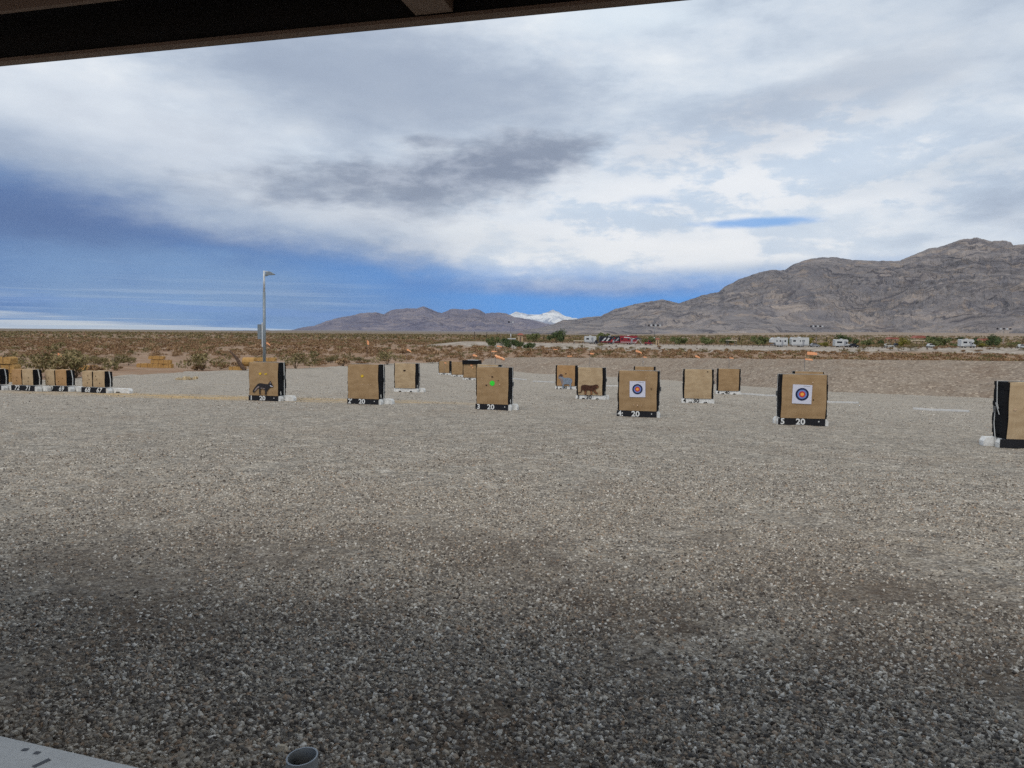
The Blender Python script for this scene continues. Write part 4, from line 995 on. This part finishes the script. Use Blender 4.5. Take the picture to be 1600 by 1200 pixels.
for px, py, Y, w_, h_, d_, lab in (
    (1008, 557.8, 47, .26, .07, .1, 'orange flag on a thin white wire above target 4'), (925, 552.5, 60, .34, .12, .05, 'orange flag above the cat picture target'),
    (890, 556.5, 75, .5, .1, -.02, 'orange flag above the sheep target'), (1264, 561.3, 42, .46, .09, .1, 'orange flag directly above target 5'),
    (1269, 552, 120, 1.6, .5, .06, 'wide orange flag high behind target 5'), (1090, 556.5, 85, .55, .22, .4, 'orange flag above the plain 30 yard target'),
    (1143, 559.3, 48, .3, .07, .1, 'orange flag above the plain 40 yard target'), (998, 548.5, 110, .9, .3, .35, 'orange flag in the scrub above target 4'),
    (780, 541, 150, 1.0, .3, .1, 'orange flag beside the dark hedge bushes'), (742, 555, 85, .5, .22, .2, 'orange flag just left of the large windsock'),
    (772, 549, 100, .7, .16, .05, 'orange flag right above the large windsock'), (639, 546.5, 110, .65, .25, .5, 'orange flag in the scrub above the pale target'),
    (575, 535, 130, .35, .75, .5, 'upright orange flag in the scrub above target 2'), (419, 536, 120, .6, .3, .6, 'orange flag just right of the light pole'),
    (93, 554, 75, .4, .3, .3, 'orange flag above the number 70 target'), (868, 546, 140, .8, .16, .05, 'small orange flag in the scrub left of the black trailer'),
    (696, 567, 76, .25, .12, .1, 'small orange flag on the leftmost far target')):
    flag(px, py, Y, w_, h_, lab, droop=d_)

# ------------------------------------------------------------------ campground: vehicles
def mppx(Y): return Y/F
def wheels(e_, xs_, r, y0, y1):
    for x in xs_:
        for y in (y0, y1):
            w_ = MB(); w_.tube([(x, y-.12, r), (x, y+.12, r)], r, 14); o = w_.build('wheel', M['rubber'], e_)
            h_ = MB(); h_.tube([(x, y-.14, r), (x, y+.14, r)], r*.5, 10); h_.build('rim', M['lightmetal'], o)
def camper(px0, px1, Y, label, Hh=3.0, nose='none', body='rvwhite', stripe='rvgrey', side=1, cat='camper', name='travel_trailer', wn=((.2, .16), (.5, .1), (.72, .14)), flip=False):
    """side-on camper between two columns of the photo"""
    a, b_ = onground(px0, Y), onground(px1, Y); L = (b_-a).length; c = (a+b_)/2
    e_ = empty(name, c, (math.pi if flip else 0), label, cat, None)
    zb = .55; x = L/2; Wd = 2.4
    if nose == 'fifth': poly = [(-x, zb+1.05), (-x+1.6, zb+1.0), (-x+1.8, zb), (x, zb), (x, Hh-.15), (x-.2, Hh), (-x+.9, Hh), (-x+.1, Hh-.7)]
    elif nose == 'cab': poly = [(-x, zb), (x-1.6, zb), (x-1.5, 1.9), (x-.7, 2.0), (x-.4, 2.4), (x-.7, Hh-.1), (x-1.1, Hh), (-x+.2, Hh), (-x, Hh-.2)]
    else: poly = [(-x, zb+.3), (-x+.3, zb), (x, zb), (x, Hh-.2), (x-.2, Hh), (-x+.35, Hh), (-x, Hh-.5)]
    MB().xz(poly, -Wd/2, Wd/2).build('body', M[body], e_)
    s_ = MB(); s_.box((.1, 0, zb+.35), (L*.9 if nose != 'cab' else L*.6, Wd+.02, .18)); s_.build('stripe', M[stripe], e_)
    for u, ww in wn:
        mb = MB(); mb.box((-x+L*u, 0, Hh*.60+.12), (L*ww, Wd+.04, .62)); mb.build('window', M['glass'], e_)
    dr = MB(); dr.box((x-L*.32, -Wd/2-.015, zb+.95), (.62, .04, 1.75)); do = dr.build('door', M['rvgrey'], e_)
    hn = MB(); hn.box((x-L*.32+.22, -Wd/2-.05, zb+.9), (.05, .04, .12)); hn.build('handle', M['metal'], do)
    ac = MB(); ac.prism([(-.45, -.35), (.45, -.35), (.45, .35), (-.45, .35)], Hh-.02, Hh+.22, top=.8); ac.build('roof_unit', M['rvwhite'], e_)
    un = MB(); un.box((0, 0, .5), (L*.85, 1.8, .2)); un.build('chassis', M['dark'], e_)
    if nose == 'cab':
        cb = MB(); cb.xz([(x-1.55, .45), (x+.35, .45), (x+.35, 1.15), (x-.25, 1.3), (x-.75, 1.88), (x-1.55, 1.88)], -.95, .95); cb.build('cab', M[body], e_)
        wd_ = MB(); wd_.xz([(x-1.4, 1.3), (x-.5, 1.3), (x-.85, 1.75), (x-1.4, 1.75)], -.97, .97); wd_.build('windscreen', M['glass'], e_)
        wheels(e_, (-x+1.6, x-.4), .4, -.95, .95)
    else: wheels(e_, (.1, .95), .36, -1.05, 1.05)
    return e_
def car(px0, px1, Y, label, col='rvwhite', kind='sedan', cat='car', name='parked_car', Hh=1.5, flip=False):
    a, b_ = onground(px0, Y), onground(px1, Y); L = (b_-a).length; c = (a+b_)/2
    e_ = empty(name, c, (math.pi if flip else 0), label, cat, None); x = L/2
    lower = [(-x, .45), (-x+.1, .3), (x-.1, .3), (x, .5), (x-.05, .8), (x*.45, .95), (-x*.9, .98), (-x, .85)]
    if kind == 'pickup': cabp = [(-x*.05, .95), (0, Hh-.05), (x*.12, Hh), (x*.38, Hh-.02), (x*.62, .93)]; lower[6] = (-x*.95, 1.05)
    else: cabp = [(-x*.85, .95), (-x*.62, Hh-.05), (-x*.4, Hh), (x*.12, Hh-.02), (x*.48, .93)]
    MB().xz(lower, -.88, .88).build('body', M[col], e_); MB().xz(cabp, -.76, .76).build('roof', M[col], e_)
    ws = [(cx_*(.93)+.03, (z-.95)*.78+.99) for cx_, z in cabp]; MB().xz(ws, -.78, .78).build('window', M['glass'], e_)
    for y in (-.6, .6):
        MB().box((x-.02, y, .68), (.06, .28, .14)).build('headlight', M['lightmetal'], e_)
    wheels(e_, (-x*.62, x*.62), .34, -.8, .8); return e_
YC = 285
camper(1203, 1229, YC, 'white fifth wheel trailer with a sloped nose, left of two by the wall', 3.4, 'fifth', wn=((.35, .06), (.55, .08), (.85, .10)))
camper(1235, 1262, YC, 'white boxy travel trailer with large square windows', 3.5, wn=((.16, .16), (.5, .05), (.68, .14)), name='travel_trailer')
camper(1303, 1325, YC, 'white motorhome with a long dark window and a raised cab', 2.95, 'cab', wn=((.3, .36), (.74, .10)), cat='motorhome', name='motorhome')
camper(1499, 1521, YC, 'white motorhome standing alone at the far right', 3.15, 'cab', wn=((.28, .28), (.62, .12)), cat='motorhome', name='motorhome')
camper(913, 931, 295, 'pale truck camper left of the black trailer', 2.9, 'none', body='rvwhite', wn=((.25, .22), (.62, .08)))
camper(936, 968, 290, 'long black trailer with pale streaks along its side', 3.0, 'none', body='dark', stripe='redr', wn=((.1, .12),))
camper(967, 995, 290, 'red and white motorhome in the middle of the campground', 3.3, 'none', body='red', stripe='white', wn=((.15, .1), (.5, .08), (.8, .1)), cat='motorhome', name='motorhome')
# flashes on the dark trailer
tb = [o for o in C.objects if o.get('label', '').startswith('long black trailer')][0]
for x0, dx_, c_ in ((-3.0, 1.2, 'rvwhite'), (-1.4, .9, 'white'), (.2, 1.4, 'redr'), (2.0, 1.1, 'rvgrey')):
    MB().xz([(x0, 1.2), (x0+.5, 1.1), (x0+dx_+.5, 2.3), (x0+dx_, 2.5)], -1.235, -1.215).build('painted_flash', M[c_], tb)
rb = [o for o in C.objects if o.get('label', '').startswith('red and white motorhome')][0]
for x0, z in ((-1.8, 2.6), (.6, 2.2)): MB().xz([(x0, z), (x0+2.1, z-.2), (x0+2.6, z+.05), (x0+.2, z+.3)], -1.235, -1.215).build('painted_flash', M['white'], rb)
car(1007, 1019, 284, 'red pickup parked beside the beige kiosk', 'red', 'pickup', Hh=1.8, name='pickup_truck', cat='pickup')
car(1266, 1280, 283, 'grey car right of the boxy travel trailer', 'rvgrey')
car(1327, 1341, 284, 'dark car right behind the motorhome with a long window', 'dark')
car(1381, 1396, 283, 'white car left of a yellow green tree', 'rvwhite')
car(1397, 1404, 300, 'small dark car half behind a yellow green tree', 'dark')
car(1449, 1459, 283, 'small white car under the broad green tree', 'rvwhite')
car(929, 935, 286, 'dark blue car right of the pale truck camper', 'dark')
car(1590, 1604, 284, 'white car at the right edge of the photo', 'rvwhite')
# flatbed in front of the pale camper
def slab_thing(name, px0, px1, Y, z0, th_, dep, mat, label, cat, legs=4, rz=0, legmat='metal', gable=None):
    a, b_ = onground(px0, Y), onground(px1, Y); L = (b_-a).length; c = (a+b_)/2; e_ = empty(name, c, rz, label, cat)
    mb = MB()
    if gable: mb.xz([(-L/2, z0), (L/2, z0), (L/2*.55, z0+gable), (-L/2*.55, z0+gable)], -dep/2, dep/2)
    else: mb.box((0, 0, z0+th_/2), (L, dep, th_))
    mb.build('roof' if z0 > 1.5 else 'deck', M[mat], e_)
    for sx in (-1, 1):
        for sy in (-1, 1): MB().box((sx*L*.42, sy*dep*.4, z0/2), (.12, .12, z0)).build('post' if z0 > 1.5 else 'leg', M[legmat], e_)
    return e_
slab_thing('flatbed_trailer', 896, 912, 292, .9, .25, 2.2, 'beige', 'flat pale trailer left of the pale truck camper', 'trailer')
slab_thing('shade_shelter', 1135, 1150, 292, 2.0, .25, 3, 'beige', 'low flat beige shelter in front of a green bush', 'shelter')
slab_thing('flat_shelter', 793, 806, 300, 1.2, .35, 2.5, 'rvwhite', 'low white canopy left of the tiny red roofed kiosk', 'canopy')
slab_thing('carport', 1413, 1448, 330, 2.3, .3, 5, 'beige', 'long beige carport behind the parked cars', 'carport')
slab_thing('picnic_shelter', 1385, 1403, 420, 2.4, .3, 5, 'redroof', 'small red roofed picnic shelter left of the carport', 'shelter', gable=1.0)
slab_thing('picnic_shelter', 1425, 1444, 620, 2.6, .3, 7, 'redroof', 'distant red roofed shelter above the beige carport', 'shelter', gable=2.0)
slab_thing('picnic_shelter', 1528, 1546, 420, 2.2, .3, 5, 'redroof', 'red roofed picnic shelter right of the lone motorhome', 'shelter', gable=1.0)
def kiosk(px, Y, w_, h_, label):
    c = onground(px, Y); e_ = empty('kiosk', c, 0, label, 'kiosk')
    MB().box((0, 0, h_*.42), (w_, w_, h_*.84)).build('wall', M['tan'], e_)
    MB().prism([(-w_*.75, -w_*.75), (w_*.75, -w_*.75), (w_*.75, w_*.75), (-w_*.75, w_*.75)], h_*.82, h_, top=.45).build('roof', M['redroof'], e_)
    MB().box((0, -w_/2-.02, h_*.35), (w_*.35, .05, h_*.6)).build('door', M['shade'], e_)
kiosk(813, 305, 1.9, 3.6, 'tiny tan kiosk with a red roof near the hedge bushes'); kiosk(1027, 290, 1.15, 2.6, 'narrow beige kiosk with red roof by the light mast')
# folding canopy with white crossed frame
c = onground(996, 284); e_ = empty('pop_up_canopy', c, 0, 'dark pop up canopy with white crossed legs before the red motorhome', 'canopy')
MB().prism([(-1.6, -1.3), (1.6, -1.3), (1.6, 1.3), (-1.6, 1.3)], 2.0, 2.7, top=.2).build('roof', M['dark'], e_)
for sx in (-1, 1):
    MB().tube([(sx*1.6, -1.3, 0), (0, -1.3, 2.1)], .07, 6).build('leg', M['white'], e_); MB().tube([(sx*1.5, 1.3, 0), (sx*1.5, 1.3, 2.1)], .05, 6).build('leg', M['white'], e_)

# masts and posts
def mast(px, ytop, Y, label, nl=5, wide=2.6, thick=.10, col='lightmetal'):
    c = onground(px, Y); H_ = pt(px, ytop, Y).z-c.z; e_ = empty('floodlight_mast', c, 0, label, 'light mast', 'floodlight masts')
    MB().tube([(0, 0, 0), (0, 0, H_*.35)], [thick*2.2, thick*1.9], 10).build('lower_pole', M[col], e_, True)
    MB().tube([(0, 0, H_*.35), (0, 0, H_)], [thick*.9, thick*.6], 8).build('upper_pole', M['galv'], e_, True)
    MB().box((0, 0, H_-.1), (wide*2, .12, .12)).build('crossarm', M['galv'], e_)
    for i in range(nl):
        x = -wide+2*wide*i/(nl-1); MB().box((x, -.15, H_-.1), (wide/nl*1.5, .4, .85), bev=.08).build('floodlight', M['lightmetal' if i % 2 else 'dark'], e_)
mast(1022, 508, 330, 'floodlight mast behind the red pickup', 6, 2.4, .13); mast(1275, 509.5, 430, 'floodlight mast above the grey car', 6, 3.2, .05, 'galv')
mast(1567, 513.5, 430, 'floodlight mast farthest to the right', 5, 3.6, .05, 'galv'); mast(798, 503, 380, 'tall thin mast left of the tiny red roofed kiosk', 2, 1.0, .09)
for px, y0, Y, lab in ((741.5, 519, 330, 'leftmost of three dark posts at the campground end'), (760.5, 519, 330, 'middle of three dark posts at the campground end'), (776.5, 520, 330, 'right one of three dark posts at the campground end'),
    (849, 527, 330, 'short dark post between two green trees'), (1112, 526, 320, 'thin dark post right of a green bush at mid campground'), (1155, 526, 320, 'thin dark post left of the fifth wheel trailer'), (1195, 526, 320, 'thin dark post right before the fifth wheel trailer'),
    (1291, 527, 300, 'dark post left of the motorhome with a long window'), (1392, 530, 300, 'dark post by the white car'), (1432, 534, 300, 'dark post before the beige carport'), (1498, 528, 310, 'dark post left of the lone motorhome'), (1598, 528, 300, 'dark post at the right edge')):
    c = onground(px, Y); H_ = pt(px, y0, Y).z-c.z; e_ = MB().tube([(0, 0, -.1), (0, 0, H_)], [.14, .12], 6).box((0, 0, H_), (.34, .2, .16)).build('wooden_post', M['pole_dark'])
    e_.location = c; tag(e_, lab, 'post', 'dark posts of the campground')
# low post-and-rail edge of the campground
a, b_ = onground(835, 279), onground(1640, 279); n = 92; e_ = empty('rail_fence', (0, 0, 0), 0, 'long low dark rail along the campground edge', 'fence')
rl = MB(); ps = MB()
for i in range(n):
    p = a.lerp(b_, i/n); q = a.lerp(b_, (i+1)/n); p.z, q.z = float(zt(p.x, p.y)), float(zt(q.x, q.y))
    rl.tube([p+Vector((0, 0, .55)), q+Vector((0, 0, .55))], .07, 4, caps=False)
    MB().box((p.x, p.y, p.z+.3), (.14, .14, .62)).build('post', M['pole_dark'], e_)
rl.build('rail', M['pole_dark'], e_)

# trees and bushes of the campground
for px, Y, key, s, sz, lab in (
    (770, 262, 'tree0', .62, .85, 'pale green bush at the left end of the campground'), (790, 268, 'hedge', 1.0, .9, 'low green bush right of the pale green bush'), (802, 255, 'hedge', 1.1, 1.15, 'darkest round shrub below the tiny red roofed kiosk'), (815, 256, 'hedge', .9, .9, 'green shrub beside the darkest round shrub'),
    (828, 256, 'hedge', .75, .85, 'rightmost small shrub of the hedge row'), (832, 330, 'tree0', .75, .85, 'loose light green tree right of the tiny red roofed kiosk'), (869, 300, 'tree1', .92, .98, 'round dark green tree, tallest at mid photo'),
    (942, 325, 'tree0', .9, .95, 'light green tree behind the black trailer'), (1010, 330, 'tree3', .8, .8, 'green tree behind the red pickup'), (1061, 300, 'tree0', .85, .72, 'broad green bush right of the narrow beige kiosk'), (1102, 300, 'tree3', .8, .85, 'second green bush right of the narrow beige kiosk'),
    (1141, 315, 'tree3', .75, .85, 'green bush behind the low beige shelter'), (1187, 300, 'tree0', .9, .85, 'green bush left of the fifth wheel trailer'), (1229, 320, 'tree0', .7, .75, 'green tree between the two white trailers'), (1264, 320, 'tree2', .8, .85, 'yellow green tree behind the grey car'),
    (1289, 288, 'tree2', .7, .5, 'low yellow bush left of a motorhome'), (1322, 320, 'tree1', 1.1, .9, 'wide dark green tree behind a motorhome'), (1357, 310, 'tree3', .75, .75, 'green bush right of the dark car'), (1373, 320, 'tree1', .6, .5, 'low dark bush left of the white car'),
    (1410, 278, 'tree2', .75, 1.0, 'yellow green tree in front of the beige carport'), (1465, 300, 'tree0', 1.1, .9, 'broad green tree over the small white car'), (1487, 290, 'tree3', .5, .45, 'low bush left of the lone motorhome'), (1522, 330, 'tree0', .7, .7, 'green tree behind the lone motorhome'),
    (1534, 285, 'tree2', .6, .45, 'low dry yellow bush right of the lone motorhome'), (1554, 300, 'tree1', .92, .92, 'dark green tree near the right edge'), (1590, 310, 'tree3', .8, .6, 'pale bush at the right edge'),
    (1450, 640, 'tree1', 1.0, .8, 'far dark tree right of the distant red roof'), (1459, 660, 'tree1', 1.1, .7, 'second far dark tree right of the distant red roof'), (1481, 650, 'tree1', .9, .6, 'far dark tree above the lone motorhome, left'), (1497, 650, 'tree1', 1.2, .7, 'far dark tree above the lone motorhome'),
    (1523, 660, 'tree1', .7, .6, 'far small dark tree above the lone motorhome, right'), (1533, 660, 'tree1', .7, .5, 'far small tree near the right floodlight mast'), (1543, 650, 'tree1', .8, .6, 'far tree beside the right floodlight mast'), (1390, 640, 'tree1', .8, .6, 'far dark tree above the left picnic shelter'), (1360, 650, 'tree3', .8, .5, 'far tree above the green bush')):
    c = onground(px, Y); plant(key, (c.x, c.y, c.z-.05), s*.95, px*.7, lab, 'tree' if key[0] == 't' else 'bush', None, sz=sz*1.12)
# brush on the face of the bank
g2 = random.Random(5)
for i in range(46):
    px = 845+i*17+g2.uniform(-7, 7); Y = g2.uniform(258, 270); c = onground(px, Y)
    key = g2.choice(['dry0', 'olive1', 'dry1', 'olive0']); plant(key, c, g2.uniform(.7, 1.5), i, 'scrubby bush on the pale bank below the campground' if key[0] == 'd' else 'olive bush on the pale bank below the campground', 'bush', 'dry bushes on the pale bank' if key[0] == 'd' else 'olive bushes on the pale bank')
# dark boulders on the bank
bo = MB()
for i in range(40):
    px = g2.uniform(850, 1600); Y = g2.uniform(259, 270); c = onground(px, Y); s_ = g2.uniform(.2, .5)
    pr = [(s_*math.cos(q*1.05)*g2.uniform(.7, 1.2), s_*math.sin(q*1.05)*g2.uniform(.7, 1.2)) for q in range(6)]
    o = MB().prism(pr, -.1, s_*g2.uniform(.7, 1.1), top=.6).build('boulder', M['log']); o.location = c; tag(o, 'dark boulder on the pale bank below the campground', 'boulder', 'dark boulders on the bank')

# ------------------------------------------------------------------ the shelter we stand under
U = Vector((math.cos(ROT), math.sin(ROT), 0)); Vd = Vector((-math.sin(ROT), math.cos(ROT), 0))
p0 = pt(0, 104, 3.5); 
# the eave line: through pixels (0,104) and (1080,0), 1.2 m above the lens
def above(px, py, dz): d = ray(px, py); k_ = dz/d.z; return Vector((d.x*k_, d.y*k_, CH+dz))
ea, eb = above(0, 104, 1.2), above(1080, 0, 1.2); eu = (eb-ea).normalized(); ev = Vector((-eu.y, eu.x, 0)); rz_e = math.atan2(eu.y, eu.x)
sh = empty('shade_shelter', (ea.x, ea.y, 0), rz_e, 'dark brown steel shelter roof overhead, with its eave across the sky', 'shelter')
zE = 1.2+CH
L0, L1, DEP = -7.0, 8.0, 4.6
# local frame: x along the eave, y outward (downrange); roof spans y from -DEP to 0
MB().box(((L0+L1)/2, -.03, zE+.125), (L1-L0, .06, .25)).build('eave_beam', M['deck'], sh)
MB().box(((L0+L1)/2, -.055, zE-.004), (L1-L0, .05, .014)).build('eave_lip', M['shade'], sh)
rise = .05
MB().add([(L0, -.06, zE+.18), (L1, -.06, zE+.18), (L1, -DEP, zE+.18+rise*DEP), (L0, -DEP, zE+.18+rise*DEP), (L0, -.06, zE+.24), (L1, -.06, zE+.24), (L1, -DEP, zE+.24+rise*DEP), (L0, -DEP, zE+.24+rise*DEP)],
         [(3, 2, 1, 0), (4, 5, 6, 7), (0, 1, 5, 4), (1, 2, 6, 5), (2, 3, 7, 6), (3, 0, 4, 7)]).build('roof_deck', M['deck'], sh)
rf = above(693, 38, 1.2)-ea; rx = rf.dot(eu)
for x in (rx, rx-5.2, rx+5.2):
    MB().box((x, -DEP/2-.04, zE+.08), (.15, DEP-.12, .16)).build('rafter', M['shade'], sh)
pa = above(0, 20, 1.28)-ea; py_ = pa.dot(ev)
MB().box(((L0+L1)/2, py_, zE+.13), (L1-L0, .025, .10)).build('purlin', M['shade'], sh)
for x in (rx-5.2, rx+5.2):
    for y in (-DEP+.4,): MB().box((x, y, (zE+.1)/2-.1), (.15, .15, zE+.25)).build('post', M['shade'], sh)
# concrete pad, its edge in the lower left corner
def onz(px, py, z): d = ray(px, py); k_ = (z-CH)/d.z; return Vector((d.x*k_, d.y*k_, z))
ca, cb = onz(0, 1150, .08), onz(218, 1200, .08); cu_ = (cb-ca).normalized(); cn = Vector((-cu_.y, cu_.x, 0))
m, t, b = new_mat('pad_concrete', .85, .25); p = pos(t); n = noise(t, p, 1.5, 6); n2_ = noise(t, p, 60, 4)
setc(t, b, mixc(t, n2_.ss(.4, .7)*.3, mixc(t, n.ss(.3, .7), lin((200, 198, 192)), lin((222, 220, 214))), lin((176, 172, 166)))); bump(t, b, n2_, .15, .005)
pad = MB(); P0 = ca-cu_*9; P1 = cb+cu_*.0; P1 = ca+cu_*1.05
back = -cn*6
pad.add([P0, P1, P1+back, P0+back]+[v-Vector((0, 0, .2)) for v in (P0, P1, P1+back, P0+back)], [(0, 3, 2, 1), (0, 1, 5, 4), (1, 2, 6, 5), (2, 3, 7, 6), (3, 0, 4, 7)])
o = pad.build('concrete_pad', m); tag(o, kind='structure')
sl = MB()  # flat dark strips laid on the pad
for (q0, q1), wd in ((((52, 1198), (78, 1186)), .010), (((37, 1173), (42, 1169)), .012), (((55, 1178), (61, 1174)), .012)):
    a, b_ = onz(*q0, .0815), onz(*q1, .0815); nn = Vector((-(b_-a).y, (b_-a).x, 0)).normalized()*wd
    sl.add([a-nn, b_-nn, b_+nn, a+nn], [(0, 1, 2, 3)])
o = sl.build('pad_mark', M['dark']); tag(o, kind='structure')
# pipe bow stand
pc = onz(472, 1182, .46); pp = empty('bow_holder_pipe', (pc.x, pc.y, zy(pc.x, pc.y)), 0, 'open grey plastic pipe standing upright in the near gravel', 'pipe')
mb = MB(); n = 48; ro, ri = .0450, .0405; zt0 = .46-pp.location[2]; vs = []
def top(q, r): return zt0+.10*r*math.cos(q-R(40))
for k_ in range(n):
    q = 2*math.pi*k_/n; c_, s_ = math.cos(q), math.sin(q)
    vs += [(ro*c_, ro*s_, -.1), (ro*c_, ro*s_, top(q, ro)-.0012), (ro*.985*c_, ro*.985*s_, top(q, ro)), (ri*1.02*c_, ri*1.02*s_, top(q, ri)), (ri*c_, ri*s_, top(q, ri)-.0012), (ri*c_, ri*s_, -.1)]
fs = []
for k_ in range(n):
    a = k_*6; b_ = ((k_+1) % n)*6
    for j in range(5): fs.append((a+j, b_+j, b_+j+1, a+j+1))
mb.add(vs, fs); mp = simple('grey_plastic', (124, 124, 120), .45, .4, var=.2, scale=18); mb.build('tube_wall', mp, pp, True)
M['rim'] = simple('cut_plastic_edge', (176, 182, 186), .5)
rm = MB(); vs = []; 
for k_ in range(n):
    q = 2*math.pi*k_/n; c_, s_ = math.cos(q), math.sin(q); vs += [(ro*1.003*c_, ro*1.003*s_, top(q, ro)+.0008), (ri*.997*c_, ri*.997*s_, top(q, ri)+.0008)]
rm.add(vs, [(2*k_, 2*((k_+1) % n), 2*((k_+1) % n)+1, 2*k_+1) for k_ in range(n)]); rm.build('cut_rim', M['rim'], pp)
# pale rock beside the pipe
c = gnd(441, 1180); g3 = random.Random(3)
mb = MB().prism([(.034*math.cos(q)*g3.uniform(.8, 1.2), .024*math.sin(q)*g3.uniform(.8, 1.2)) for q in [i*.7 for i in range(9)]], -.01, .022, top=.45); o = mb.build('pale_stone', simple('pale_stone', (186, 172, 150), .9)); o.location = (c.x, c.y, zy(c.x, c.y)); tag(o, 'pale flat stone beside the open pipe', 'stone')

# ------------------------------------------------------------------ thin desert haze
hz_ = MB().box((0, 0, 475), (42000, 42000, 1250)).build('haze', None)
hz_.data.materials.clear(); m = bpy.data.materials.new('haze'); m.use_nodes = True; t = m.node_tree
for n in list(t.nodes): t.nodes.remove(n)
pv = t.nodes.new('ShaderNodeVolumePrincipled'); pv.inputs['Density'].default_value = 1.2e-5; pv.inputs['Color'].default_value = (.78, .88, 1, 1); pv.inputs['Anisotropy'].default_value = .1
om = t.nodes.new('ShaderNodeOutputMaterial'); t.links.new(pv.outputs[0], om.inputs['Volume']); hz_.data.materials.append(m)
tag(hz_, 'thin blue desert haze in front of the far mountains', 'haze', kind='stuff')
